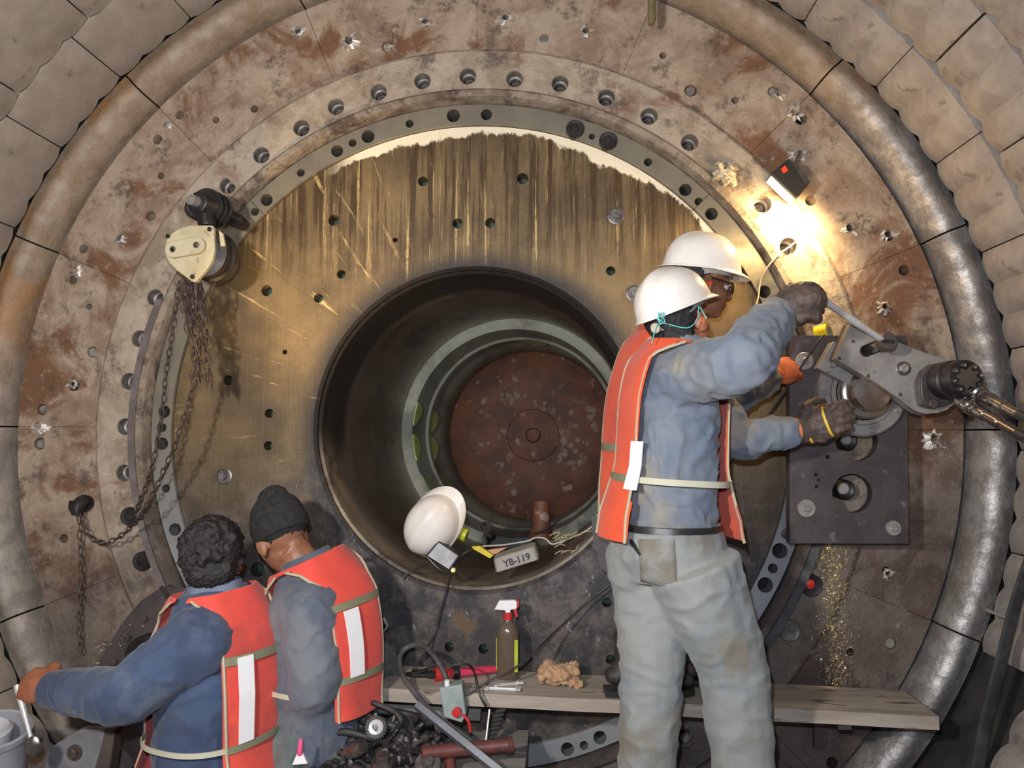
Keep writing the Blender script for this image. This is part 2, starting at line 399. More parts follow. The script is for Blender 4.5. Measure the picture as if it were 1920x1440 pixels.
# filler ring round the head, 16 worn castings
wall = bpy.data.objects.new('wall_back', None); C.objects.link(wall); struct(wall)
S16 = PI / 8
for i in range(16):
    a0 = i * S16 + .0018; a1 = (i + 1) * S16 - .0018; mb = MB(); n = 36; vs = []
    prof = [(1.812, .08), (1.812, -.015), (1.822, -.05), (1.842, -.08), (1.868, -.095), (1.893, -.09), (1.915, -.07), (1.945, -.062), (1.955, .08)]
    m = len(prof); right = 1 if i in (0, 1, 14, 15, 2) else .5
    for j in range(n + 1):
        a = a0 + (a1 - a0) * j / n; ca, sa = math.cos(a), math.sin(a); w = abs(math.sin(51 * a)) ** .6
        end = min(1, min(j, n - j) / 3)
        for q, (r, y) in enumerate(prof):
            f = (0, 0, .2, .6, 1, 1, .8, .3, 0)[q]
            vs.append(((r - .008 * right * w * f) * ca, y - .014 * right * w * f + (1 - end) * .012 * f, (r - .008 * right * w * f) * sa))
    fs = [(j * m + q, j * m + (q + 1) % m, (j + 1) * m + (q + 1) % m, (j + 1) * m + q) for j in range(n) for q in range(m)]
    fs += [tuple(range(m - 1, -1, -1)), tuple(n * m + q for q in range(m))]
    mb.add(vs, fs); obj('filler_segment', mb, M_filler, wall, True, math.radians(60))

# ---------------------------------------------------------------- head wall
def on(px, py, Y=0.): p = P(px, py, Y); return p.x, p.z
outer_h = [(560, 60, 11), (655, 78, 10), (798, 42, 9), (948, 35, 9), (1098, 60, 8), (1020, 72, 9), (1243, 104, 7), (1295, 170, 12), (1450, 172, 11), (1502, 222, 12),
           (1378, 188, 7), (726, 87, 11), (477, 204, 8), (337, 216, 9), (405, 225, 7), (296, 262, 10), (302, 330, 7), (283, 405, 10), (225, 450, 8), (157, 467, 9),
           (137, 525, 9), (145, 498, 7), (167, 575, 6), (173, 660, 11), (138, 722, 12), (80, 768, 11), (75, 832, 12), (1520, 376, 10), (1592, 427, 9), (1666, 441, 11), (1695, 507, 10),
           (1658, 575, 9), (1752, 815, 7), (1662, 1070, 7), (1698, 1137, 10), (1685, 1173, 6), (1670, 1207, 10), (1595, 1223, 7), (1652, 668, 8), (120, 1010, 9), (1560, 1430, 10), (1500, 1010, 9)]
H = [(*on(x, y), r / 500) for x, y, r in outer_h]
for i in range(16):
    a0 = i * S16 + .0005; a1 = (i + 1) * S16 - .0005
    mb = MB(); mb.ring([(1.476, random.uniform(-.003, .003)), (1.792, random.uniform(-.003, .003)), (1.792, .07), (1.476, .07)], a0, a1, 14)
    hs = [h for h in H if a0 + .01 < math.atan2(h[1], h[0]) % (2 * PI) < a1 - .01 and 1.50 < math.hypot(h[0], h[1]) < 1.77]
    cut(mb, hs, M_outer, 'head_plate', wall)
mb = MB(); mb.ring([(1.06, .075), (1.96, .075), (1.96, .13), (1.06, .13)], 0, 2 * PI, 96); obj('backing_plate', mb, M_void, wall)
bolts = [(877, 143), (792, 152), (710, 173), (965, 148), (1050, 157), (1137, 183), (1217, 218), (1293, 267), (1430, 383), (1478, 462), (427, 348), (490, 291), (630, 200),
         (565, 240), (291, 558), (262, 635), (242, 715), (235, 800), (233, 887), (1360, 325), (243, 968), (267, 1052), (1480, 1183), (1522, 1098), (1285, 1385), (390, 395)]
FB = [(*on(x, y, -.03), .033) for x, y in bolts]
FB = [b for b in FB if 1.32 < math.hypot(b[0], b[1]) < 1.43]
for i in range(4):
    a0 = -PI / 4 + i * PI / 2; mb = MB(); mb.ring([(1.300, -.03), (1.455, -.03), (1.469, -.018), (1.469, .07), (1.300, .07)], a0, a0 + PI / 2, 40)
    cut(mb, [b for b in FB if (math.atan2(b[1], b[0]) - a0) % (2 * PI) < PI / 2], M_flange, 'bolt_flange', wall, n=24)
for x, z, r in FB:
    mb = MB(); mb.lathe((x, .02, z), (0, 1, 0), [(r - .001, -.045), (r - .001, .05), (r - .009, .05), (r - .009, .0), (r - .003, -.004), (r - .002, -.045)], 26, loop=True)
    sk = obj('bolt_socket', mb, M_boltring, wall)
    mb = MB(); mb.lathe((x, .045, z), (0, -1, 0), [(.023, -.03), (.023, .0), (.019, .006), (.010, .007), (.008, .002), (.0, .002)], 18); obj('bolt_head', mb, M_bolt, sk)
mb = MB(); mb.ring([(1.262, -.038), (1.268, -.052), (1.290, -.055), (1.300, -.045), (1.300, .07), (1.262, .07)], 0, 2 * PI, 128); obj('sealing_ridge', mb, M_ridge, wall, True)
ringh = [(850, 217, 13), (912, 215, 11), (768, 232, 8), (690, 256, 13), (661, 268, 8), (632, 283, 12), (1110, 256, 6), (1215, 304, 8), (1285, 356, 12), (1310, 378, 8), (1334, 401, 12),
         (1433, 547, 12), (500, 375, 12), (478, 397, 8), (564, 324, 8), (308, 772, 12), (305, 802, 8), (304, 832, 12), (311, 916, 8), (328, 993, 12), (338, 1025, 8), (1462, 1033, 14), (1449, 1066, 9),
         (1435, 1097, 14), (1125, 1383, 12), (1095, 1398, 8), (1064, 1405, 12), (1078, 242, 14), (1140, 264, 14)]
RH = [(*on(x, y), r / 500) for x, y, r in ringh]
RH = [h for h in RH if 1.193 < math.hypot(h[0], h[1]) < 1.243]
for i in range(4):
    a0 = -PI / 4 + i * PI / 2; mb = MB(); mb.ring([(1.178, 0), (1.255, 0), (1.255, .07), (1.178, .07)], a0 + .0008, a0 + PI / 2 - .0008, 40)
    cut(mb, [b for b in RH if (math.atan2(b[1], b[0]) - a0) % (2 * PI) < PI / 2], M_ring, 'drilled_ring', wall)
mb = MB(); mb.ring([(1.254, .03), (1.263, .03), (1.263, .08), (1.254, .08)], 0, 2 * PI, 96); obj('dark_joint', mb, M_dark, wall)
faceh = [(793, 340, 10), (626, 413, 11), (640, 514, 9), (597, 559, 9), (500, 545, 11), (858, 419, 10), (919, 418, 10), (741, 450, 5), (1145, 508, 9), (1155, 405, 12), (980, 335, 11), (505, 775, 9),
         (503, 836, 9), (428, 713, 10), (420, 893, 12), (534, 660, 5), (1138, 1130, 9), (1190, 550, 11), (842, 1213, 9), (906, 1217, 9), (1145, 1237, 9), (722, 1178, 7), (483, 1068, 14), (605, 1140, 6)]
FH = [(*on(x, y, .02), r / 500) for x, y, r in faceh]
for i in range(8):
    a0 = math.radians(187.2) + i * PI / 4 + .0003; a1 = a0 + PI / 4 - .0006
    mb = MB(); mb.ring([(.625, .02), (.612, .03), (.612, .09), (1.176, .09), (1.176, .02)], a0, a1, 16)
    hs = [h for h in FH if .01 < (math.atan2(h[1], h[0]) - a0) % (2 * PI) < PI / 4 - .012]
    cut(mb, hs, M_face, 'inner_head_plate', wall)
mb = MB(); mb.ring([(.62, .092), (1.2, .092), (1.2, .13), (.62, .13)], 0, 2 * PI, 64); obj('rear_plate', mb, M('rear_green', (.03, .06, .035), rough=.7), wall)
for (px, py) in ((420, 893), (1190, 550), (1155, 405)):
    x, z = on(px, py, .02); mb = MB(); mb.lathe((x, .02, z), (0, -1, 0), [(.033, -.01), (.033, .004), (.027, .006), (.025, .001), (.0, .0)], 22); mb.cyl((x, .05, z), (x, .0, z), .014, n=12)
    obj('face_bolt', mb, M_bolt, wall)
# torn weld scars of bright metal round the plate holes
scars = [(655, 78, 22, 3), (798, 42, 16, 2), (948, 35, 16, 2), (1098, 60, 15, 1), (560, 60, 15, 1), (225, 448, 15, 0), (143, 508, 14, 3), (1490, 212, 20, 1), (1592, 428, 19, 0), (1664, 440, 17, 2),
         (1658, 575, 15, 3), (1750, 822, 20, 1), (74, 800, 18, 2), (1496, 292, 22, 0), (1664, 1075, 13, 1), (315, 235, 11, 2), (138, 720, 13, 3), (728, 86, 8, 0), (1460, 178, 13, 2), (1758, 836, 12, 0), (526, 142, 5, 1)]
for px, py, s, k in scars:
    x, z = on(px, py); rr = random.Random(px); s /= 500 * .92; vs = []; n = 26; mb = MB()
    hl = .36
    outer = []; inner = []
    for q in range(n):
        a = 2 * PI * q / n; ro = s * (hl + .12 + .62 * rr.random() ** 1.6 * (.5 + .8 * abs(math.sin(a * .5 + px)))); sq = 1.0 if (k % 2) else .75
        outer.append((x + ro * math.cos(a) * (1.25 if k == 2 else 1), -.003 + rr.uniform(0, .002), z + ro * math.sin(a) * sq)); ri = s * hl * (.85 + .3 * rr.random())
        inner.append((x + ri * math.cos(a), -.007 - rr.random() * .008, z + ri * math.sin(a)))
    base = [(o[0], .004, o[2]) for o in outer]; bi = [(o[0], .004, o[2]) for o in inner]
    vs = outer + inner + base + bi
    fs = []
    for q in range(n):
        r_ = (q + 1) % n
        fs += [(q, r_, n + r_, n + q), (q, 2 * n + q, 2 * n + r_, r_), (n + q, n + r_, 3 * n + r_, 3 * n + q), (2 * n + q, 3 * n + q, 3 * n + r_, 2 * n + r_)]
    mb.add(vs, fs); obj('weld_scar', mb, M_weld, wall)
# tall ragged weld beads left at the bottom left of the mouth
mb = MB()
for pts in ([(688, 1165), (696, 1180), (704, 1190), (700, 1210), (694, 1222)], [(720, 1160), (726, 1175), (716, 1186)], [(690, 1172), (700, 1168), (708, 1176)]):
    mb.tube(spline([P(x, y, .012) for x, y in pts], 3), .0045, 6, round_=True)
obj('weld_bead', mb, M_weld, wall)
# plugs in the ring: two oil-black discs at the top, round caps lower down
for px, py, r, Y in ((1078, 242, 17, -.012), (1140, 264, 17, -.012), (342, 611, 14, .015), (243, 968, 17, -.045), (267, 1052, 18, -.045)):
    x, z = on(px, py, Y); r = r / 500; mb = MB(); mb.lathe((x, Y, z), (0, -1, 0), [(r, -.05), (r, .006), (r * .9, .012), (r * .5, .010), (r * .42, .004), (0, .004)], 26)
    obj('oily_plug', mb, M_dark, wall)
for px, py, red in ((1480, 1183, 0), (1522, 1098, 1)):
    x, z = on(px, py, -.04); mb = MB(); mb.lathe((x, -.03, z), (0, -1, 0), [(.04, -.03), (.04, .008), (.036, .012), (.030, .010), (0, .009)], 28); p_ = obj('socket_cap', mb, M_bolt if not red else M_dark, wall)
    if red: mb = MB(); mb.lathe((x - .008, -.042, z + .006), (0, -1, 0), [(.017, -.01), (.017, .004), (.012, .007), (0, .008)], 16); obj('red_cap', mb, M('red_plastic', (.6, .03, .02), rough=.4), p_)
for px, py in ((1698, 1137), (1670, 1207), (1685, 1173), (1285, 1385), (1020, 72), (726, 87), (1295, 170), (1450, 172), (173, 660), (80, 768), (75, 832)):
    x, z = on(px, py); mb = MB(); mb.lathe((x, .02, z), (0, -1, 0), [(.019, -.03), (.019, .012), (.016, .015), (0, .015)], 18); obj('plate_bolt', mb, M_boltring, wall)

# ---------------------------------------------------------------- trunnion bore, sleeve and rusty end disc
def offring(mb, secs, n=72):
    """secs: (y, cx, cz, r) skin joined in order and closed back to the first"""
    vs = []; m = len(secs)
    for y, cx, cz, r in secs:
        for k in range(n): a = 2 * PI * k / n; vs.append((cx + r * math.cos(a), y, cz + r * math.sin(a)))
    fs = [(i * n + k, ((i + 1) % m) * n + k, ((i + 1) % m) * n + (k + 1) % n, i * n + (k + 1) % n) for i in range(m) for k in range(n)]
    return mb.add(vs, fs)
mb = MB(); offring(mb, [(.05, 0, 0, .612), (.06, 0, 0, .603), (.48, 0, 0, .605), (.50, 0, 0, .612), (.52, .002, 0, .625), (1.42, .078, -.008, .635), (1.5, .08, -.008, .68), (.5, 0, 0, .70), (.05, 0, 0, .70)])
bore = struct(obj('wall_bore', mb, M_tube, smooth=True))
mb = MB(); offring(mb, [(1.40, .078, -.008, .60), (1.395, .078, -.008, .575), (1.62, .10, -.01, .56), (1.63, .10, -.01, .545), (1.66, .105, -.01, .545), (1.67, .105, -.01, .555), (1.85, .12, -.013, .552), (1.87, .122, -.013, .546), (2.2, .15, -.02, .543), (2.3, .15, -.02, .58), (2.3, .15, -.02, .70), (1.41, .08, -.01, .70)])
slv = struct(obj('trim_1', mb, M_sleeve, smooth=True)); slv['label'] = 'grey green steel sleeve ring deep inside the bore'
mb = MB(); c0 = V((.15, 2.2, -.02)); mb.lathe(c0, (0, -1, 0), [(.56, -.06), (.56, 0), (.54, .012), (.30, .014), (.17, .016), (.165, .03), (.12, .034), (.05, .036), (.04, .05), (.0, .055)], 64)
disc = obj('end_disc', mb, M_rustdisc, smooth=True); tag(disc, 'round rust-red steel disc closing the far end of the bore', 'disc')
mb = MB()
rr = random.Random(4)
for q in range(70):
    a = rr.uniform(0, 2 * PI); r = rr.uniform(.08, .42); s = rr.uniform(.008, .022)
    c = c0 + V((r * math.cos(a), -.015, r * math.sin(a)))
    mb.ell(c, (s, .003, s * rr.uniform(.5, 2)), Matrix.Rotation(rr.uniform(0, 3), 3, 'Y'), 7, 4)
d2 = obj('lime_scale', mb, M('lime_scale', (.27, .20, .16), (.17, .11, .085), 30, .8, 0, .4), disc); d2['kind'] = 'stuff'
# pale green painted marks on the sleeve lip
M_gp = M('green_paint', (.50, .58, .16), (.36, .44, .14), 25, .4, 0, .1)
def patch(y0, r0, cx0, y1, r1, cx1, a0, a1, n=10, m=M_gp, nm='paint_mark'):
    vs = []; mb = MB()
    for k in range(n + 1):
        a = math.radians(a0 + (a1 - a0) * k / n); sq = .25 + .75 * math.sin(PI * min(1, max(0, k / n)) ** .8)
        for (y, r, cx) in ((y0, r0, cx0), (y0 + (y1 - y0) * sq, r0 + (r1 - r0) * sq, cx0 + (cx1 - cx0) * sq)):
            vs.append((cx + (r - .004) * math.cos(a), y, -.01 + (r - .004) * math.sin(a)))
            vs.append((cx + (r + .004) * math.cos(a), y, -.01 + (r + .004) * math.sin(a)))
    fs = [(k * 4, k * 4 + 4, k * 4 + 6, k * 4 + 2) for k in range(n)] + [(k * 4 + 1, k * 4 + 3, k * 4 + 7, k * 4 + 5) for k in range(n)]
    fs += [(k * 4, k * 4 + 1, k * 4 + 5, k * 4 + 4) for k in range(n)] + [(k * 4 + 2, k * 4 + 6, k * 4 + 7, k * 4 + 3) for k in range(n)] + [(0, 2, 3, 1), (n * 4, n * 4 + 1, n * 4 + 3, n * 4 + 2)]
    mb.add(vs, fs); return obj(nm, mb, m, slv, True)
M_gd = M('green_smear', (.27, .31, .15), (.19, .22, .11), 6, .5, .1, .1)
for a0, a1, m_ in ((163, 176, M_gp), (181, 196, M_gp), (204, 236, M_gd)):
    patch(1.402, .573, .078, 1.50, .566, .09, a0, a1, m=m_)
for a0, a1, m_ in ((166, 180, M_gp), (182, 197, M_gp), (207, 232, M_gd), (75, 92, M_gp)):
    patch(1.68, .553, .105, 1.82, .541, .118, a0, a1, m=m_)

# ================================================================ people
M_skin = M('brown_skin', (.30, .135, .075), (.24, .10, .055), 14, .5, 0, .15)
M_skinr = M('reddish_skin', (.42, .16, .09), (.32, .11, .06), 14, .5, 0, .15)
def cloth(name, c1, c2, c3, scale=5, bump=.5):
    t = NT(name); n = t.noise(scale, 7, .62); c = t.mix(t.ramp(n, .38, .62), c1, c2)
    c = t.mix(t.ramp(t.noise(scale * .8, 7, .6, off=(7, 1, 3)), .50, .64), c, c3)
    t.col(c); t.set('Roughness', .85); t.set('Sheen Weight', .15); t.bump(t.math('ADD', t.noise(scale * 3, 6, .6), t.math('MULTIPLY', t.noise(260, 2), .15)), bump, .008); return t.m
M_shirt1 = cloth('grey_blue_denim', (.185, .205, .235), (.12, .155, .22), (.255, .24, .21), 4.5)
M_shirt2 = cloth('dark_blue_denim', (.12, .16, .23), (.08, .11, .17), (.24, .24, .23), 5)
M_shirt3 = cloth('navy_denim', (.050, .078, .150), (.034, .052, .105), (.085, .11, .16), 5)
M_shirt4 = cloth('slate_denim', (.105, .125, .16), (.075, .09, .125), (.15, .16, .18), 5)
M_trous1 = cloth('faded_pale_jeans', (.27, .28, .265), (.21, .235, .245), (.19, .17, .135), 4)
M_trous2 = cloth('dark_trousers', (.10, .10, .105), (.07, .07, .075), (.13, .12, .11), 5)
M_vest = cloth('orange_mesh', (.84, .105, .028), (.76, .085, .028), (.64, .08, .04), 6, .25)
M_vestr = cloth('red_orange_mesh', (.80, .085, .05), (.72, .07, .05), (.60, .07, .055), 6, .25)
M_trim = M('khaki_piping', (.46, .42, .28), rough=.7)
M_olive = M('olive_webbing', (.24, .24, .15), rough=.7)
M_pale = M('pale_webbing', (.52, .50, .38), rough=.7)
M_refl = M('reflective_tape', (1.0, 1.0, 1.0), rough=.28, spec=1.0)
M_hat = M('white_hard_hat', (.84, .79, .73), (.78, .73, .67), 9, .33, 0, .04, c3=(.60, .54, .48), lo3=.66, hi3=.74)
M_hatin = M('grey_harness', (.30, .28, .27), rough=.6)
M_hair = M('black_hair', (.012, .010, .010), (.03, .026, .026), 60, .5, 0, .8)
M_knit = M('black_knit', (.016, .015, .015), (.028, .026, .026), 70, .95, 0, .7)
M_glove = M('brown_glove', (.105, .068, .052), (.065, .045, .038), 16, .6, 0, .5, c3=(.17, .12, .10))
M_cuff = M('mauve_cuff', (.24, .19, .185), (.18, .145, .14), 20, .8, 0, .3)
M_orange = M('orange_lining', (.72, .20, .07), rough=.8)
M_black = M('black_plastic', (.018, .018, .018), rough=.4)
M_shoe = M('black_boot', (.03, .027, .025), (.06, .05, .045), 20, .6, 0, .3)
M_eye = M('eye_white', (.7, .68, .65), rough=.2)
M_chrome = M('chrome', (.92, .92, .93), (.80, .79, .78), 40, .30, .55)

def frame(F, U=(0, 0, 1)):
    F = V(F).normalized(); U = V(U); U = (U - F * U.dot(F)).normalized(); L = U.cross(F); return F, L, U
def RMat(F, L, U): return Matrix((F, L, U)).transposed()
def head_shape(mb, c, F, U, nb, hold=1.0):
    F, L, U = frame(F, U); R = RMat(F, L, U); c = V(c); W = lambda f, l, u: c + F * f + L * l + U * u
    mb.ell(W(-.008, 0, .03), (.098, .076, .092), R); mb.ell(W(.028, 0, -.035), (.070, .060, .078), R)
    mb.ell(W(.062, 0, -.088), (.026, .028, .022), R); mb.ell(W(.098, 0, -.022), (.020, .013, .028), R, 10, 8); mb.ell(W(.104, 0, -.036), (.015, .018, .012), R, 10, 8)
    mb.ell(W(.080, 0, .012), (.018, .055, .014), R, 12, 8); mb.ell(W(.088, 0, -.062), (.014, .024, .007), R, 10, 6); mb.ell(W(.085, 0, -.072), (.013, .020, .007), R, 10, 6)
    for s in (-1, 1):
        mb.ell(W(-.002, s * .078, -.015), (.022, .012, .034), R @ Matrix.Rotation(s * .35, 3, 'Z'), 10, 8); mb.ell(W(.055, s * .038, -.03), (.03, .022, .025), R, 10, 8)
    mb.tube([W(-.015, 0, -.04), c.lerp(V(nb), .55) - F * .012, V(nb)], [.058, .056, .066], 14)
def eyes(parent, c, F, U):
    F, L, U = frame(F, U); R = RMat(F, L, U)
    for s in (-1, 1):
        mb = MB(); mb.ell(V(c) + F * .079 + L * s * .031 - U * .006, (.013, .014, .010), R, 12, 8); e = obj('eye', mb, M_eye, parent, True)
        mb = MB(); mb.ell(V(c) + F * .089 + L * s * .031 - U * .006, (.005, .007, .007), R, 10, 6); obj('iris', mb, M_black, e, True)
def hand_shape(mb, w, f, n, s, curl=1.0, g=1.0, spread=.019, thumb=1.0):
    """w wrist, f direction to the fingers, n back of the hand, s thumb side; curl 0..1.6"""
    w = V(w); f = V(f).normalized(); n = V(n); n = (n - f * n.dot(f)).normalized(); s_ = f.cross(n); s_ = s_ if s_.dot(V(s)) > 0 else -s_; s = s_
    R = Matrix((f, s, n)).transposed()
    mb.tube([w - f * .03, w + f * .02], [.029 * g, .030 * g], 12, (1, .78), ref=s)
    mb.ell(w + f * .052, (.056, .043 * g, .019 * g), R); mb.ell(w + f * .04 + s * .02 - n * .008, (.038, .022, .018 * g), R, 12, 8)
    for i, (ln, o) in enumerate(((.074, 1.5), (.083, .5), (.078, -.5), (.062, -1.5))):
        p = w + f * (.088 - abs(o - .3) * .004) + s * o * spread; d = f + s * o * .07; d.normalize(); pts = [p - d * .03, p]; a = 0
        for q, fr in enumerate((.45, .31, .24)):
            a += curl * (.75, .95, .65)[q]; dd = d * math.cos(a) - n * math.sin(a); pts.append(pts[-1] + dd * ln * fr)
        mb.tube(pts, [.0105 * g, .0105 * g, .010 * g, .0092 * g, .0078 * g], 9, round_=True)
    t0 = w + f * .018 + s * .028 * g; d1 = (f * .55 + s * .75 - n * .35 * thumb).normalized(); d2 = (f * .85 + s * .1 - n * .55 * thumb).normalized(); d3 = (f * .8 - s * .3 - n * .6 * thumb).normalized()
    p1 = t0 + d1 * .038; p2 = p1 + d2 * .032; p3 = p2 + d3 * .024; mb.tube([t0 - d1 * .015, p1, p2, p3], [.015 * g, .0135 * g, .0115 * g, .009 * g], 9, round_=True)
def wrinkle(amp, sc=11, seed=0, ax=(1, 1, 1)):
    o = V((seed * 3.1, seed * 1.7, seed * 2.3))
    def f(co, n):
        p = V((co.x * ax[0], co.y * ax[1], co.z * ax[2])) * sc + o
        w = noise.noise_vector(p * .5) * 1.2
        r = 1 - abs(noise.noise(p + w)) * 2.2
        return amp * (max(0, r) ** 2 - .35) + amp * .5 * noise.noise(p * 2.3)
    return f

class Torso:
    """keys: (t, point, halfwidth, halfdepth); right = anatomical right side"""
    def __init__(s, keys, F):
        s.k = [(t, V(p), w, d) for t, p, w, d in keys]; F = V(F).normalized(); s.F = F; s.Rt = F.cross(V((0, 0, 1))).normalized()
    def at(s, t):
        k = s.k; i = 0
        while i < len(k) - 2 and t > k[i + 1][0]: i += 1
        a, b = k[i], k[i + 1]; u = (t - a[0]) / (b[0] - a[0]); u = max(0., min(1., u)); us = u
        p0 = k[max(0, i - 1)][1]; p3 = k[min(len(k) - 1, i + 2)][1]; p1, p2 = a[1], b[1]
        p = .5 * ((2 * p1) + (p2 - p0) * us + (2 * p0 - 5 * p1 + 4 * p2 - p3) * us * us + (3 * p1 - p0 - 3 * p2 + p3) * us ** 3)
        return p, a[2] + (b[2] - a[2]) * u, a[3] + (b[3] - a[3]) * u
    def pt(s, t, ang, off=0.):
        p, w, d = s.at(t); q = s.at(min(1, t + .03))[0] - s.at(max(0, t - .03))[0]; T = q.normalized(); R = (s.Rt - T * s.Rt.dot(T)).normalized(); F = T.cross(R)
        ca, sa = math.cos(ang), math.sin(ang); e = .82
        x = math.copysign(abs(ca) ** e, ca) * (w + off); y = math.copysign(abs(sa) ** e, sa) * (d + off)
        return p + R * x + F * y
    def fill(s, mb, off=0., t0=0., t1=1., n=24, m=18):
        vs = [s.pt(t0 + (t1 - t0) * i / m, 2 * PI * k / n, off) for i in range(m + 1) for k in range(n)]
        fs = [(i * n + k, i * n + (k + 1) % n, (i + 1) * n + (k + 1) % n, (i + 1) * n + k) for i in range(m) for k in range(n)] + [tuple(range(n - 1, -1, -1)), tuple(range(m * n, (m + 1) * n))]
        mb.add(vs, fs)
def vest(parent, T, mat, side, gaps, t0=.03, t1=.97, off=.030, back_stripe=(.30, .66), flare=.0, stripe_c=None, bands=(.26, .60), strap_t=.27, front_stripe=False, stripe_w=.14):
    """side: angle of the side facing us (0 right, PI left). gaps: fn(t)->half angular width of the side opening"""
    n, m = 56, 44; mb = MB(); idx = {}
    def off_t(t): return off + flare * max(0, .35 - t) / .35
    def ang(k): return 2 * PI * k / n
    for i in range(m + 1):
        t = t0 + (t1 - t0) * i / m
        for k in range(n): idx[i, k] = len(mb.v); mb.v.append(tuple(T.pt(t, ang(k), off_t(t) + .0035 * math.sin(ang(k) * 7 + t * 5))))
    def inside(t, a):
        for c0 in (0, PI):
            dlt = abs((a - c0 + PI) % (2 * PI) - PI)
            if dlt < gaps(t): return True
        return False
    for i in range(m):
        for k in range(n):
            t = t0 + (t1 - t0) * (i + .5) / m
            if not inside(t, ang(k + .5)): mb.f.append((idx[i, k], idx[i, (k + 1) % n], idx[i + 1, (k + 1) % n], idx[i + 1, k]))
    v = obj('safety_vest', mb, mat, parent, True); so = v.modifiers.new('s', 'SOLIDIFY'); so.thickness = .004; so.offset = 1
    sb = v.modifiers.new('ss', 'SUBSURF'); sb.levels = 1; sb.render_levels = 1
    for c0 in (0, PI):
        tmax = max(t for t in [t0 + (t1 - t0) * i / 60 for i in range(61)] if gaps(t) > .01)
        for sg in (-1, 1):
            pts = [T.pt(t, c0 + sg * (gaps(t) + .03), off_t(t) + .004) for t in [t0 + (tmax - t0) * i / 24 for i in range(25)]]
            q = MB(); q.tube(pts, .0045, 6); obj('piping', q, M_trim, v, True)
    def band(tc, a0, a1, h, mm, nm, o2=.008):
        q = MB(); vs = []; N = 22
        for k in range(N + 1):
            a = a0 + (a1 - a0) * k / N
            for dt, oo in ((-h, o2), (h, o2), (h, o2 - .004), (-h, o2 - .004)): vs.append(T.pt(tc + dt, a, off_t(tc) + oo))
        fs = [(k * 4 + j, k * 4 + (j + 1) % 4, k * 4 + 4 + (j + 1) % 4, k * 4 + 4 + j) for k in range(N) for j in range(4)] + [(0, 1, 2, 3), (N * 4, N * 4 + 3, N * 4 + 2, N * 4 + 1)]
        q.add(vs, fs); return obj(nm, q, mm, v, True)
    for tb in bands:
        g = gaps(tb) + .04
        band(tb, g, PI - g, .016, M_olive, 'webbing_band'); band(tb, PI + g, 2 * PI - g, .016, M_olive, 'webbing_band')
    g = gaps(strap_t) + .05
    for c0 in (0, PI): band(strap_t, c0 - g, c0 + g, .012, M_pale, 'side_strap', .002)
    # reflective tape down the back panel (and the front one)
    cs = [stripe_c if stripe_c is not None else 1.5 * PI] + ([PI / 2] if front_stripe else [])
    for c in cs:
        q = MB(); vs = []; N = 18
        for k in range(N + 1):
            t = back_stripe[0] + (back_stripe[1] - back_stripe[0]) * k / N
            for da, oo in ((-stripe_w, .013), (stripe_w, .013), (stripe_w, .009), (-stripe_w, .009)): vs.append(T.pt(t, c + da, off_t(t) + oo))
        fs = [(k * 4 + j, k * 4 + (j + 1) % 4, k * 4 + 4 + (j + 1) % 4, k * 4 + 4 + j) for k in range(N) for j in range(4)] + [(0, 1, 2, 3), (N * 4, N * 4 + 3, N * 4 + 2, N * 4 + 1)]
        q.add(vs, fs); obj('reflective_stripe', q, M_refl, v, True)
    return v
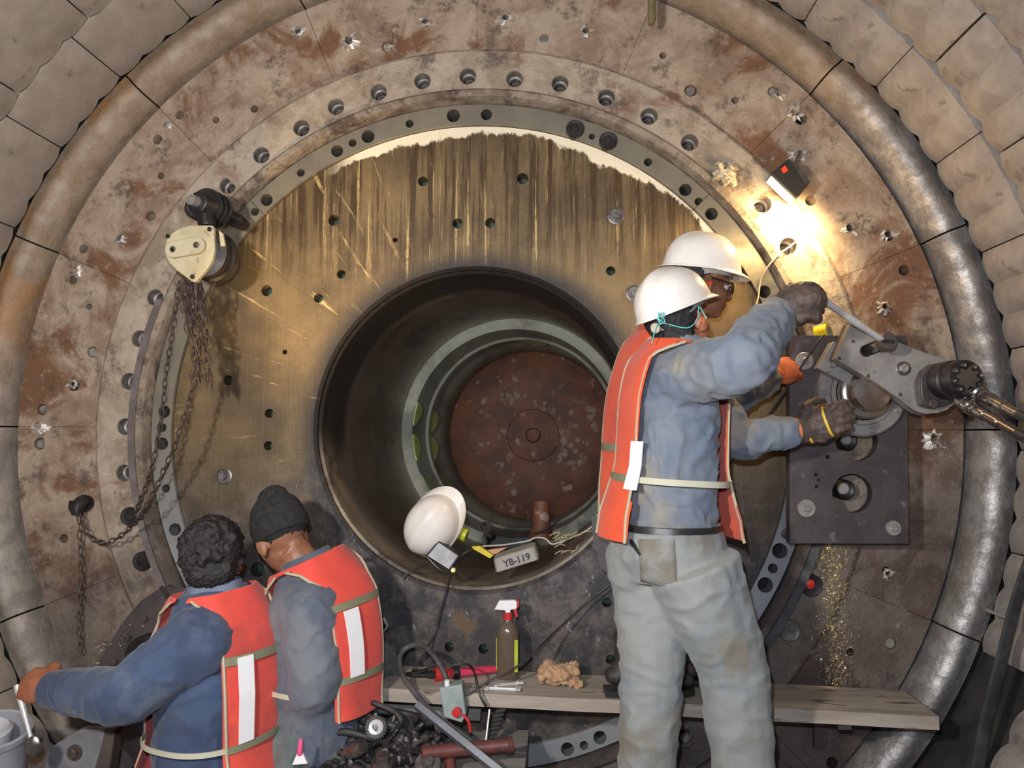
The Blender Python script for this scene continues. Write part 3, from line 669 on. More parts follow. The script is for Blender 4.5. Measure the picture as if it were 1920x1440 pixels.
def hat_parts(parent, c, F, U, s=1.0, inner=True, knob_side=1):
    """shell with ridge and brim as one mesh, harness, knob; c = centre of the rim plane"""
    F, L, U = frame(F, U); c = V(c); mb = MB(); n = 40; vs = []; rows = 14
    for j in range(rows + 1):
        th = PI / 2 * j / rows
        for k in range(n):
            a = 2 * PI * k / n; rx, ry = .146 * s, .118 * s; h = .132 * s
            rr_ = math.cos(th) ** .82; x = rx * rr_ * math.cos(a); y = ry * rr_ * math.sin(a); z = h * math.sin(th) ** .95
            rg = math.exp(-(y / .018) ** 2) * .008 * (1 if th > .25 else th / .25); z += rg
            if j == 0: x *= 1.03; y *= 1.03; z -= .004
            vs.append(c + F * x + L * y + U * z)
    ins = len(vs)
    for j in range(rows + 1):
        th = PI / 2 * j / rows
        for k in range(n):
            a = 2 * PI * k / n; rx, ry = .141 * s, .113 * s; h = .127 * s; rr_ = math.cos(th) ** .82
            vs.append(c + F * rx * rr_ * math.cos(a) + L * ry * rr_ * math.sin(a) + U * h * math.sin(th) ** .95)
    fs = [(j * n + k, j * n + (k + 1) % n, (j + 1) * n + (k + 1) % n, (j + 1) * n + k) for j in range(rows) for k in range(n)]
    fs += [(ins + j * n + k, ins + (j + 1) * n + k, ins + (j + 1) * n + (k + 1) % n, ins + j * n + (k + 1) % n) for j in range(rows) for k in range(n)]
    fs += [(k, ins + k, ins + (k + 1) % n, (k + 1) % n) for k in range(n)]
    mb.add(vs, fs); sh = obj('hat_shell', mb, M_hat, parent, True, math.radians(60))
    # narrow rim gutter all round and the visor in front
    q = MB(); vs = []
    for k in range(n):
        a = 2 * PI * k / n; fr = max(0, math.cos(a)); w = .009 + .030 * fr ** 1.8
        for (o, z) in ((0, 0), (w, -.006 - .012 * fr), (w, -.010 - .012 * fr), (0, -.006)):
            vs.append(c + F * (.146 * s + o) * math.cos(a) + L * (.118 * s + o * .7) * math.sin(a) + U * (z + .003))
    q.add(vs, [(k * 4 + j, k * 4 + (j + 1) % 4, ((k + 1) % n) * 4 + (j + 1) % 4, ((k + 1) % n) * 4 + j) for k in range(n) for j in range(4)])
    obj('brim', q, M_hat, parent, True, math.radians(60))
    if inner:
        q = MB(); vs = []
        for k in range(n):
            a = 2 * PI * k / n; bk = max(0, -math.cos(a))
            for (o, z) in ((0, .02), (0, -.018 - .030 * bk), (-.004, -.018 - .030 * bk), (-.004, .02)):
                vs.append(c + F * (.118 * s + o) * math.cos(a) + L * (.092 * s + o) * math.sin(a) + U * z)
        q.add(vs, [(k * 4 + j, k * 4 + (j + 1) % 4, ((k + 1) % n) * 4 + (j + 1) % 4, ((k + 1) % n) * 4 + j) for k in range(n) for j in range(4)])
        obj('headband', q, M_hatin, parent, True, math.radians(60))
        q = MB(); q.lathe(c - F * .120 * s - U * .034, -F, [(.016, 0), (.016, .010), (.012, .014), (0, .014)], 16); obj('adjuster_knob', q, M_pale, parent)
    return sh
def sleeve(mb, sh, el, wr, r=(.075, .062, .050), n=14, tail=.0):
    sh, el, wr = V(sh), V(el), V(wr); pts = spline([sh, sh.lerp(el, .5), el, el.lerp(wr, .5), wr], 4)
    m = len(pts); rad = []
    for i in range(m):
        u = i / (m - 1); rad.append(r[0] + (r[1] - r[0]) * u * 2 if u < .5 else r[1] + (r[2] - r[1]) * (u - .5) * 2)
    mb.tube(pts, rad, n, round_=False); mb.ell(sh, (r[0] * 1.05,) * 3)
def arm(mb, sh, el, wr):
    sh, el, wr = V(sh), V(el), V(wr); pts = spline([sh, el, wr], 5); m = len(pts)
    mb.tube(pts, [.046 - .019 * i / (m - 1) for i in range(m)], 12); mb.ell(sh, (.052,) * 3)
def cuff(parent, el, wr, r, m, ln=.045, nm='cuff', r2=None, sh=0.0):
    d = (V(wr) - V(el)).normalized(); a = V(wr) + d * (sh - ln * .6); mb = MB(); r2 = r2 or r
    mb.lathe(a, d, [(r * .93, -.002), (r, 0), (r2, ln), (r2 * .93, ln + .002), (r2 * .84, ln), (r * .84, 0)], 22); return obj(nm, mb, m, parent, True, math.radians(50))
def leg(mb, hip, kn, an, r=(.105, .082, .074), k=5):
    pts = spline([hip, V(hip).lerp(V(kn), .5), kn, V(kn).lerp(V(an), .5), an], k); m = len(pts); rad = []
    for i in range(m):
        u = i / (m - 1); rad.append(r[0] + (r[1] - r[0]) * u * 2 if u < .5 else r[1] + (r[2] - r[1]) * (u - .5) * 2)
    mb.tube(pts, rad, 16)
def foot_z(x): return -math.sqrt(1.86 ** 2 - x * x) + .115
def boots(parent, an, d):
    d = V(d).normalized(); an = V(an); mb = MB(); mb.tube([an + V((0, 0, .10)), an, an - V((0, 0, .03))], [.055, .05, .045], 12)
    mb.tube([an - d * .05 - V((0, 0, .035)), an + d * .04 - V((0, 0, .03)), an + d * .13 - V((0, 0, .045)), an + d * .19 - V((0, 0, .052))], [.038, .044, .042, .030], 12, (.85, 1.05), round_=True)
    b = organic('boot', mb, M_shoe, parent, .008, 3)
    q = MB(); o = [(-.085, .036), (-.03, .042), (.08, .046), (.17, .044), (.215, .02), (.215, -.02), (.17, -.044), (.08, -.046), (-.03, -.042), (-.085, -.036)]
    q.prism(o, 0, e1=d, e2=V((0, 0, 1)).cross(d), ax=(0, 0, 1), h=.022, o=an - V((0, 0, .100))); obj('sole', q, M_black, b)

# ---------- standing man in front, right of the mouth (seen from behind his right side, facing right)
def man_front():
    Y = -.56; F = V((.965, .26, 0)); p = thing('person', 'standing man in white hard hat turning a chrome ratchet, pale dirty jeans, orange vest', 'person', P(1290, 1500, -.55))
    W = Y
    T = Torso([(0, P(1252, 1012, W), .138, .120), (.14, P(1253, 965, W), .150, .132), (.40, P(1258, 855, W), .150, .126), (.66, P(1262, 755, W), .165, .122), (.82, P(1268, 695, W), .180, .108),
               (.91, P(1272, 668, W), .150, .085), (1, P(1276, 640, W), .072, .068)], F)
    hc = P(1274, 606, W + .01); HF = V((.66, .66, .25)); HU = V((-.22, .0, 1))
    shR = P(1288, 706, W - .13); elR = P(1388, 676, -.86); wrR = P(1463, 585, -.60)
    shL = P(1290, 700, W + .17); elL = P(1385, 822, -.40); wrL = P(1506, 806, -.37)
    hipR, knR, anR = P(1300, 1060, W - .08), P(1372, 1245, W - .07), P(1398, 1478, W - .02)
    hipL, knL, anL = P(1225, 1060, W + .06), P(1222, 1245, W + .02), P(1212, 1485, W + .03)
    b = MB(); T.fill(b, -.028, .03, .97); head_shape(b, hc, HF, HU, P(1273, 655, W)); arm(b, shR, elR, wrR); arm(b, shL, elL, wrL)
    leg(b, hipR, knR, anR, (.080, .062, .045)); leg(b, hipL, knL, anL, (.080, .062, .045)); b.ell(P(1260, 1020, W), (.14, .13, .12))
    gr = P(1520, 560, -.66)                                            # where the ratchet handle is gripped
    fR = (gr - wrR); hand_shape(b, wrR, fR, V((-.3, -.8, .5)), V((0, 0, 1)), 1.15, .9)
    gl = P(1570, 785, -.42); hand_shape(b, wrL, gl - wrL, V((-.2, -.9, -.1)), V((0, -.2, 1)), .35, .9)
    body = organic('body', b, M_skinr, p, .0055, 3); eyes(p, hc, HF, HU)
    # hair under the hat
    q = MB(); Fh, Lh, Uh = frame(HF, HU); R = RMat(Fh, Lh, Uh); q.ell(hc - Fh * .026 + Uh * .03, (.092, .083, .088), R); q.ell(hc - Fh * .052 - Uh * .035, (.05, .07, .055), R)
    organic('hair', q, M_hair, p, .007, 2, wrinkle(.006, 60, 2))
    hat_parts(p, hc + Uh * .050 - Fh * .004, HF + V((0, 0, .10)), HU, .92)
    # red ear muff cup on the ear, ear plug cord
    q = MB(); e0 = hc - Lh * .086 - Uh * .012; q.lathe(e0 + Lh * .008, -Lh, [(.012, 0), (.014, .006), (.010, .012), (0, .013)], 12); obj('ear_plug', q, M_orange, p)
    q = MB(); q.tube(spline([e0 - Lh * .012, hc - Lh * .092 - Fh * .01 + Uh * .030, hc - Lh * .098 - Fh * .04 - Uh * .004, hc - Lh * .086 - Fh * .09 - Uh * .022, P(1240, 606, W - .10), P(1228, 622, W - .12), P(1222, 645, W - .13)], 5), .0019, 5)
    obj('plug_cord', q, M('teal_cord', (.12, .50, .46), rough=.5), p)
    q = MB(); cc = P(1239, 597, W - .13)
    for k in range(3): q.tube(spline([cc + V((random.uniform(-.012, .012), -.004 * k, random.uniform(-.02, .02))) for _ in range(5)], 4), .0017, 5)
    obj('cord_tangle', q, M('teal_cord', (.12, .50, .46), rough=.5), p)
    # shirt
    s = MB(); T.fill(s, 0, 0, .98); sleeve(s, shR, elR, wrR + (elR - wrR).normalized() * .03, (.088, .086, .060)); sleeve(s, shL, elL, wrL + (elL - wrL).normalized() * .03, (.074, .066, .052))
    sn = T.pt(.03, .3, .03); s.tube([T.at(.10)[0], T.at(.0)[0]], [.150, .158], 20, (1, .95))
    organic('work_shirt', s, M_shirt1, p, .0085, 4, wrinkle(.010, 13, 1, (1, 1, 1.1)))
    q = MB(); nb = T.pt(.965, 0)*.5 + T.pt(.965, PI)*.5; q.lathe(nb, T.at(1)[0] - T.at(.9)[0], [(.084, -.02), (.080, .022), (.074, .030), (.070, .022), (.072, -.02)], 24); obj('collar', q, M_shirt1, p, True, math.radians(60))
    # jeans
    j = MB(); j.tube([P(1250, 985, W), P(1253, 1025, W), P(1262, 1075, W)], [.160, .168, .150], 22, (1, 1.06), ref=(1, 0, 0)); leg(j, hipR, knR, anR, (.138, .100, .088)); leg(j, hipL, knL, anL, (.138, .096, .086)); j.ell(P(1272, 1130, W), (.10, .10, .13))
    j.ell(P(1190, 1050, W + .02), (.09, .11, .11))
    jn = organic('jeans', j, M_trous1, p, .0085, 4, wrinkle(.0075, 8, 5, (1, 1, 1.5)))
    q = MB(); q.tube([P(1250, 990, W), P(1250, 980, W)], [.164, .162], 28, (1, 1.07), ref=(1, 0, 0)); obj('belt', q, M_black, p, True)
    # back pocket with grease and its dark slit
    def surf(px, py, off=-.01):
        o = CAM; d = (P(px, py, -.5) - CAM).normalized(); hit, loc, nn, _ = jn.ray_cast(jn.matrix_world.inverted() @ o, d) if False else (False, None, None, None)
        return None
    for nm, pts, m_, th in (('pocket', [(1195, 995), (1262, 1000), (1268, 1085), (1242, 1108), (1208, 1098)], M('greasy_pocket', (.185, .165, .13), (.25, .25, .23), 14, .85, 0, .4), .008),):
        q = MB(); bvh = __import__('mathutils').bvhtree.BVHTree.FromPolygons([jn.matrix_world @ v.co for v in jn.data.vertices], [tuple(f.vertices) for f in jn.data.polygons])
        def hit(px, py):
            d = (P(px, py, -.5) - CAM).normalized(); h = bvh.ray_cast(CAM, d); return (h[0] if h[0] is not None else P(px, py, W - .16)) - d * .001
        n = 7; grid = []
        for a in range(n):
            for c in range(n):
                u, v = a / (n - 1), c / (n - 1); x = 1196 + (1264 - 1196) * v + 6 * u; y = 996 + (1100 - 996) * u - (10 * abs(v - .5) * 2 if u == 1 else 0); grid.append(hit(x, y))
        fs = [(a * n + c, a * n + c + 1, (a + 1) * n + c + 1, (a + 1) * n + c) for a in range(n - 1) for c in range(n - 1)]
        q.add(grid, fs); o = obj(nm, q, m_, p, True); so = o.modifiers.new('s', 'SOLIDIFY'); so.thickness = .002
        q = MB(); q.tube([hit(1172, 994), hit(1186, 1018), hit(1201, 1041)], [.004, .007, .004], 6); obj('pocket_slit', q, M_black, p)
        for bx in (1246, 1297):
            q = MB(); q.tube([hit(bx, 984) , hit(bx, 992), hit(bx + 1, 1004)], [.005, .005, .005], 6, (.6, 1.4)); obj('belt_loop', q, M_trous1, p)
    for an, d in ((anR, (1, .25, 0)), (anL, (.9, .5, 0))): boots(p, an, d)
    # vest: back panel left, front panel right, elastic side strap
    def gap(t): return 1.0 + .16 * min(1, t / .5) if t < .86 else 1.16 * max(0., min(1., (.965 - t) / .105)) ** .5
    vest(p, T, M_vest, 0, gap, .02, .975, .024, (.26, .46), .060, 1.5 * PI + .46, (.30,), .30, stripe_w=.15)
    # gloves
    g = MB(); hand_shape(g, wrR, fR, V((-.3, -.8, .5)), V((0, 0, 1)), 1.15, 1.75, .031)
    g.ell(wrR + fR.normalized() * .06, (.082, .066, .062), RMat(*frame(fR)))
    organic('glove', g, M_glove, p, .005, 2, wrinkle(.004, 40, 3))
    g = MB(); hand_shape(g, wrL, gl - wrL, V((-.2, -.9, -.1)), V((0, -.2, 1)), .35, 1.4, .023); organic('glove', g, M_glove, p, .005, 2, wrinkle(.004, 40, 4))
    cuff(p, elR, wrR, .045, M_cuff, .075, 'glove_cuff', .052, .0); cuff(p, elR, wrR, .043, M_orange, .02, 'cuff_lining', sh=-.035)
    cuff(p, elL, wrL, .043, M_glove, .05, 'glove_cuff', .048, .01); cuff(p, elL, wrL, .042, M_orange, .02, 'cuff_lining', sh=-.03)
    q = MB(); a_ = wrR + fR.normalized() * .05 + V((0, -.055, -.005)); q.tube(spline([a_ + V((-.02, 0, -.018)), a_ + V((.01, -.004, .0)), a_ + V((.035, 0, .012)), a_ + V((.03, -.002, -.006)), a_ + V((0, 0, -.022))], 4), .0022, 6); obj('yellow_tag', q, M('yellow_binding', (.75, .60, .08), rough=.6), p)
    for dx in (-.035, .03):
        q = MB(); a_ = wrL + (gl - wrL).normalized() * (.05 + dx); q.lathe(a_, gl - wrL, [(.050, -.004), (.052, 0), (.050, .004), (.046, 0)], 18, sc=(1, .66)); obj('yellow_binding', q, M('yellow_binding', (.75, .50, .04), rough=.6), p, True)
    return wrR, gr
man_front()

# ---------- second man, nearer the head wall, hard hat and safety glasses
def man_rear():
    W = -.25; p = thing('person', 'man in hard hat and safety glasses half hidden behind the man with the ratchet', 'person', P(1180, 1250, W)); F = V((.95, .30, 0))
    T = Torso([(0, P(1225, 985, W), .14, .12), (.3, P(1215, 890, W), .14, .12), (.62, P(1222, 760, W), .155, .115), (.82, P(1242, 676, W), .165, .105), (.91, P(1254, 646, W), .13, .085), (1, P(1270, 610, W), .075, .07)], F)
    hc = P(1312, 533, W - .02); HF = V((.97, .20, -.10)); HU = V((.10, 0, 1)); Fh, Lh, Uh = frame(HF, HU)
    sh1 = P(1262, 690, W - .10); el1 = P(1345, 765, W - .10); wr1 = P(1447, 705, W + .02)
    sh2 = P(1270, 700, W + .10); el2 = P(1310, 790, W + .06); wr2 = P(1362, 812, W + .10)
    hipR, hipL = P(1215, 1010, W - .06), P(1235, 1010, W + .06); anR = V((P(1180, 1230, -.24).x, -.245, -.793)); anL = V((P(1230, 1230, -.12).x, -.12, -.796)); knR = V((anR.x + .22, -.27, -.60)); knL = V((anL.x + .22, -.13, -.60))
    b = MB(); T.fill(b, -.028, .03, .97); head_shape(b, hc, HF, HU, P(1282, 610, W)); arm(b, sh1, el1, wr1); arm(b, sh2, el2, wr2); leg(b, hipR, knR, anR, (.08, .06, .045)); leg(b, hipL, knL, anL, (.08, .06, .045)); b.ell(P(1203, 1000, W), (.13, .12, .12))
    hand_shape(b, wr1, P(1480, 690, W + .05) - wr1, V((-.2, -.9, .3)), V((0, 0, 1)), .7); hand_shape(b, wr2, V((1, .1, 0)), V((0, -.6, .8)), V((0, -1, 0)), .8)
    organic('body', b, M_skin, p, .0055, 3); eyes(p, hc, HF, HU)
    q = MB(); R = RMat(Fh, Lh, Uh); q.ell(hc - Fh * .03 + Uh * .028, (.086, .083, .088), R); q.ell(hc - Fh * .06 - Uh * .03, (.04, .066, .045), R); organic('hair', q, M_hair, p, .007, 2, wrinkle(.005, 60, 4))
    hat_parts(p, hc + Uh * .052 + Fh * .002, HF, HU + V((.06, -.1, 0)), .92)
    # safety glasses
    q = MB()
    for s in (-1, 1): q.tube(spline([hc + Lh * s * .080 - Fh * .005 + Uh * .012, hc + Lh * s * .078 + Fh * .05 + Uh * .006, hc + Lh * s * .060 + Fh * .092 + Uh * .002], 3), .0035, 6)
    q.tube(spline([hc + Lh * .060 + Fh * .092 + Uh * .006, hc + Fh * .112 + Uh * .004, hc - Lh * .060 + Fh * .092 + Uh * .006], 4), .0035, 6); gl = obj('safety_glasses', q, M_black, p, True)
    for s in (-1, 1): q = MB(); q.ell(hc + Lh * s * .036 + Fh * .104 - Uh * .010, (.005, .030, .018), RMat(*frame(Fh + Lh * s * .3, Uh)), 16, 8); obj('lens', q, M('smoked_lens', (.03, .05, .035), rough=.08), gl, True)
    q = MB(); e0 = hc - Lh * .088 - Uh * .012; q.lathe(e0 + Lh * .006, -Lh, [(.010, 0), (.011, .008), (.008, .014), (0, .015)], 12); obj('ear_plug', q, M('ear_plug_orange', (.85, .10, .04), rough=.5), p)
    q = MB(); q.tube(spline([e0 - Lh * .008, e0 - Uh * .03 - Lh * .006, e0 - Uh * .07 - Fh * .004], 4), .0012, 5); obj('plug_cord', q, M_pale, p)
    s = MB(); T.fill(s, 0, 0, .98); sleeve(s, sh1, el1, wr1, (.078, .066, .052)); sleeve(s, sh2, el2, wr2, (.078, .066, .05)); organic('work_jacket', s, M_shirt2, p, .009, 4, wrinkle(.010, 11, 6))
    j = MB(); j.tube([P(1200, 965, W), P(1203, 1010, W), P(1206, 1060, W)], [.16, .165, .14], 20, (1, .9)); leg(j, hipR, knR, anR, (.115, .09, .08)); leg(j, hipL, knL, anL, (.11, .09, .08)); organic('trousers', j, M_trous2, p, .009, 4, wrinkle(.012, 9, 7))
    boots(p, anR, (1, .1, 0)); boots(p, anL, (1, .2, 0))
    def gap(t): return 1.05 if t < .86 else 1.05 * max(0., min(1., (.965 - t) / .105)) ** .5
    vest(p, T, M_vest, 0, gap, .02, .975, .024, (.55, .66), .03, 1.5 * PI + .40, (.42,), .42, stripe_w=.12)
    g = MB(); hand_shape(g, wr1, P(1480, 690, W + .05) - wr1, V((-.2, -.9, .3)), V((0, 0, 1)), .7, 1.3, .022); organic('glove', g, M('orange_glove', (.50, .10, .035), (.38, .08, .03), 20, .7, 0, .3), p, .005, 2)
    # white plastic wristlet hanging from the sleeve
man_rear()

# ---------- curly-haired man bottom left, reaching left
def man_curly():
    W = -.56; p = thing('person', 'curly-haired man in navy jacket and red vest reaching left with a bare fist', 'person', P(400, 1490, W)); F = V((-.93, .36, 0))
    T = Torso([(0, P(398, 1500, W), .165, .15), (.3, P(398, 1400, W), .165, .15), (.62, P(402, 1275, W), .180, .15), (.80, P(408, 1190, W), .190, .13), (.90, P(406, 1140, W), .155, .10), (1, P(402, 1095, W), .078, .074)], F)
    hc = P(398, 1048, W); HF = V((-.30, .95, .02)); HU = V((.03, .0, 1)); Fh, Lh, Uh = frame(HF, HU)
    shL = P(372, 1205, W - .14); elL = P(232, 1304, W - .22); wrL = P(96, 1293, W - .10)
    shR = P(430, 1210, W + .16); elR = P(350, 1380, W + .25); wrR = P(270, 1330, W + .30)
    b = MB(); T.fill(b, -.028, .03, .97); head_shape(b, hc, HF, HU, P(402, 1105, W)); arm(b, shL, elL, wrL); arm(b, shR, elR, wrR)
    for dx, wy in ((-.02, -.09), (.02, .09)):
        h = P(395, 1530, W + wy); k_ = h + V((-.33, .10, -.08)); a = V((k_.x + .16, k_.y, foot_z(k_.x + .06))); leg(b, h, k_, a, (.085, .062, .045))
    b.ell(P(396, 1520, W), (.14, .13, .12)); fd = P(25, 1272, W - .08) - wrL
    hand_shape(b, wrL, fd, V((.1, -.75, .55)), V((-.2, 0, 1)), 1.45, 1.3, .025); hand_shape(b, wrR, V((-1, .2, .2)), V((0, 0, 1)), V((0, -1, 0)), 1.2)
    organic('body', b, M('bare_brown_skin', (.36, .13, .06), (.27, .09, .045), 14, .5, 0, .2), p, .0055, 3); eyes(p, hc, HF, HU)
    q = MB(); R = RMat(Fh, Lh, Uh); q.ell(hc - Fh * .018 + Uh * .042, (.100, .092, .088), R); q.ell(hc - Fh * .052 - Uh * .022, (.060, .078, .062), R); rr = random.Random(5)
    for k in range(90):
        a, e = rr.uniform(0, 2 * PI), rr.uniform(-.75, 1.5); d = V((math.cos(a) * math.cos(e), math.sin(a) * math.cos(e), math.sin(e)))
        if d.x > .45 and d.z < .55: continue
        q.ell(hc - Fh * .02 + Uh * .03 + R @ V((d.x * .096, d.y * .088, d.z * .092)), (.017, .017, .017), None, 8, 6)
    organic('hair', q, M_hair, p, .005, 1, wrinkle(.006, 75, 8))
    s = MB(); T.fill(s, 0, 0, .98); sleeve(s, shL, elL, wrL + (elL - wrL).normalized() * .045, (.098, .084, .058)); sleeve(s, shR, elR, wrR, (.082, .07, .055)); organic('work_jacket', s, M_shirt3, p, .0085, 4, wrinkle(.0075, 11, 9))
    cuff(p, elL, wrL, .060, M_shirt3, .06, 'cuff', .055, -.030)
    q = MB(); nb = T.at(.965)[0]; q.lathe(nb, T.at(1)[0] - T.at(.9)[0], [(.086, -.025), (.084, .020), (.078, .028), (.072, .020), (.074, -.02)], 24); obj('collar', q, M('collar_denim', (.16, .19, .27), (.12, .15, .21), 20, .8, 0, .2), p, True, math.radians(60))
    j = MB(); j.tube([P(398, 1490, W), P(396, 1560, W)], [.17, .165], 20, (1, .9))
    for wy in (-.09, .09):
        h = P(395, 1530, W + wy); k_ = h + V((-.33, .10, -.08)); a = V((k_.x + .16, k_.y, foot_z(k_.x + .06))); leg(j, h, k_, a, (.12, .092, .08)); boots(p, a, (-1, .2, 0))
    organic('trousers', j, M_shirt3, p, .01, 4, wrinkle(.012, 9, 11))
    def gap(t): return (1.02 + .1 * (.6 - min(t, .6))) if t < .87 else 1.02 * max(0., min(1., (.965 - t) / .095)) ** .5
    vest(p, T, M_vestr, PI, gap, .0, .975, .026, (.40, .76), .075, 1.5 * PI - .20, (.38, .75), .38, stripe_w=.115)
man_curly()

# ---------- man with a black knit cap beside him
def man_beanie():
    W = -.40; p = thing('person', 'man in a black knit cap bowing his head, slate jacket and red vest', 'person', P(600, 1450, W)); F = V((-.90, .42, 0))
    T = Torso([(0, P(598, 1400, W), .16, .145), (.3, P(606, 1320, W), .16, .14), (.62, P(608, 1205, W), .178, .135), (.80, P(600, 1125, W), .190, .125), (.90, P(590, 1085, W), .155, .10), (1, P(573, 1042, W), .078, .074)], F)
    hc = P(528, 1006, W); HF = V((-.62, .66, -.42)); HU = V((-.38, .12, .9)); Fh, Lh, Uh = frame(HF, HU)
    shL = P(580, 1145, W - .13); elL = P(592, 1285, W - .16); wrL = P(500, 1300, W + .0); shR = P(615, 1150, W + .15); elR = P(560, 1290, W + .18); wrR = P(490, 1250, W + .22)
    b = MB(); T.fill(b, -.028, .03, .97); head_shape(b, hc, HF, HU, P(566, 1060, W)); arm(b, shL, elL, wrL); arm(b, shR, elR, wrR)
    for wy in (-.09, .09):
        h = P(590, 1425, W + wy); k_ = h + V((-.38, .12, .02)); a = V((k_.x + .10, k_.y, foot_z(k_.x + .0))); leg(b, h, k_, a, (.085, .062, .045))
    b.ell(P(594, 1415, W), (.14, .13, .12)); hand_shape(b, wrL, V((-1, .2, -.1)), V((0, -.4, .9)), V((0, .9, .3)), .9); hand_shape(b, wrR, V((-1, .2, 0)), V((0, 0, 1)), V((0, -1, 0)), 1.)
    organic('body', b, M_skin, p, .0055, 3); eyes(p, hc, HF, HU)
    q = MB(); R = RMat(Fh, Lh, Uh); q.ell(hc - Fh * .014 + Uh * .050, (.108, .089, .098), R); q.tube([hc - Fh * .014 - Uh * .0, hc - Fh * .014 + Uh * .045], [.098, .100], 24, (.92, 1.05), ref=Lh)
    q.ell(hc - Fh * .035 + Uh * .125, (.055, .05, .04), R)
    organic('knit_cap', q, M_knit, p, .006, 3, wrinkle(.003, 60, 5))
    s = MB(); T.fill(s, 0, 0, .98); sleeve(s, shL, elL, wrL, (.090, .078, .056)); sleeve(s, shR, elR, wrR, (.08, .07, .055)); organic('work_jacket', s, M_shirt4, p, .009, 4, wrinkle(.0075, 11, 13))
    q = MB(); nb = T.at(.965)[0]; q.lathe(nb, T.at(1)[0] - T.at(.9)[0], [(.086, -.025), (.084, .018), (.078, .026), (.072, .018), (.074, -.02)], 24); obj('collar', q, M_shirt4, p, True, math.radians(60))
    j = MB(); j.tube([P(597, 1375, W), P(592, 1440, W)], [.165, .16], 20, (1, .9))
    for wy in (-.09, .09):
        h = P(590, 1425, W + wy); k_ = h + V((-.38, .12, .02)); a = V((k_.x + .10, k_.y, foot_z(k_.x + .0))); leg(j, h, k_, a, (.13, .10, .08)); boots(p, a, (-1, .2, 0))
    organic('trousers', j, cloth('grey_green_trousers', (.12, .15, .15), (.085, .11, .115), (.17, .19, .18)), p, .01, 4, wrinkle(.012, 9, 15))
    def gap(t): return 1.05 if t < .86 else 1.05 * max(0., min(1., (.965 - t) / .105)) ** .5
    vest(p, T, M_vestr, PI, gap, .30, .975, .026, (.50, .76), .03, 1.5 * PI - .15, (.49, .78), .43, stripe_w=.12)
man_beanie()

# ================================================================ tools and equipment
def G(px, py, z):
    """world point on the level plane at height z seen at photo pixel (px,py)"""
    d = RM @ V((px - 960.0, 720.0 - py, -FPX)); return CAM + d * ((z - CAM.z) / d.z)
M_mach = M('machined_grey', (.40, .37, .34), (.31, .28, .26), 14, .42, .45, .15, c3=(.20, .18, .165), lo3=.60, hi3=.72)
M_machd = M('dark_plate_steel', (.105, .085, .085), (.075, .062, .065), 10, .42, .4, .3, c3=(.19, .17, .165), lo3=.62, hi3=.72)
M_edge = M('brown_edge', (.13, .10, .085), (.09, .07, .06), 14, .5, .4, .2)
M_fit = M('fitting_steel', (.30, .27, .25), (.20, .18, .17), 30, .26, .9, .1)
M_cream = M('cream_enamel', (.50, .435, .28), (.43, .36, .22), 12, .5, 0, .25, c3=(.24, .19, .13), lo3=.60, hi3=.67)
M_chain = M('rusty_chain', (.105, .075, .065), (.06, .045, .04), 30, .55, .5, .3)
M_wood = M('dusty_plank_wood', (.42, .36, .30), (.32, .265, .215), 6, .8, 0, .5, c3=(.08, .07, .065), lo3=.60, hi3=.68, sc=(.35, 2.5, 2.5))
M_wood2 = M('grey_board_wood', (.26, .24, .215), (.20, .185, .17), 6, .8, 0, .5, c3=(.08, .07, .065), lo3=.62, hi3=.7, sc=(.35, 2.5, 2.5))
M_rubber = M('black_rubber', (.016, .016, .018), (.04, .038, .038), 12, .55, 0, .2)
M_greyrub = M('grey_hose', (.085, .08, .078), (.055, .05, .05), 12, .6, 0, .2)
M_red = M('red_enamel', (.55, .03, .035), (.42, .03, .03), 12, .35, 0, .1)
M_redpipe = M('red_primer', (.15, .04, .03), (.10, .035, .03), 14, .5, .1, .3)
M_yel = M('yellow_tape', (.72, .58, .02), (.62, .50, .02), 30, .4, 0, .1)
M_ygr = M('lime_tape', (.46, .50, .03), (.36, .40, .03), 30, .4, 0, .1)
M_white = M('white_plastic', (.82, .80, .80), rough=.35)
M_grebox = M('grey_green_box', (.30, .35, .34), (.24, .28, .27), 12, .5, 0, .1)
def circ(x, z, r, n=24, a0=0): return [(x + r * math.cos(a0 + 2 * PI * k / n), z + r * math.sin(a0 + 2 * PI * k / n)) for k in range(n)]
def bolt_at(par, p, r, nm='bolt', washer=None, m=M_mach, h=.014):
    mb = MB(); p = V(p)
    if washer: mb.lathe(p, (0, -1, 0), [(washer, -.004), (washer, .004), (washer * .94, .006), (0, .006)], 26)
    o = obj(nm, mb, m, par) if washer else None
    mb = MB(); mb.lathe(p - V((0, .004 if washer else 0, 0)), (0, -1, 0), [(r, -.003), (r, h * .8), (r * .8, h), (r * .5, h), (r * .45, h * .6), (0, h * .6)], 6 if r > .008 else 8)
    return obj('bolt_head' if washer else nm, mb, m, o or par)

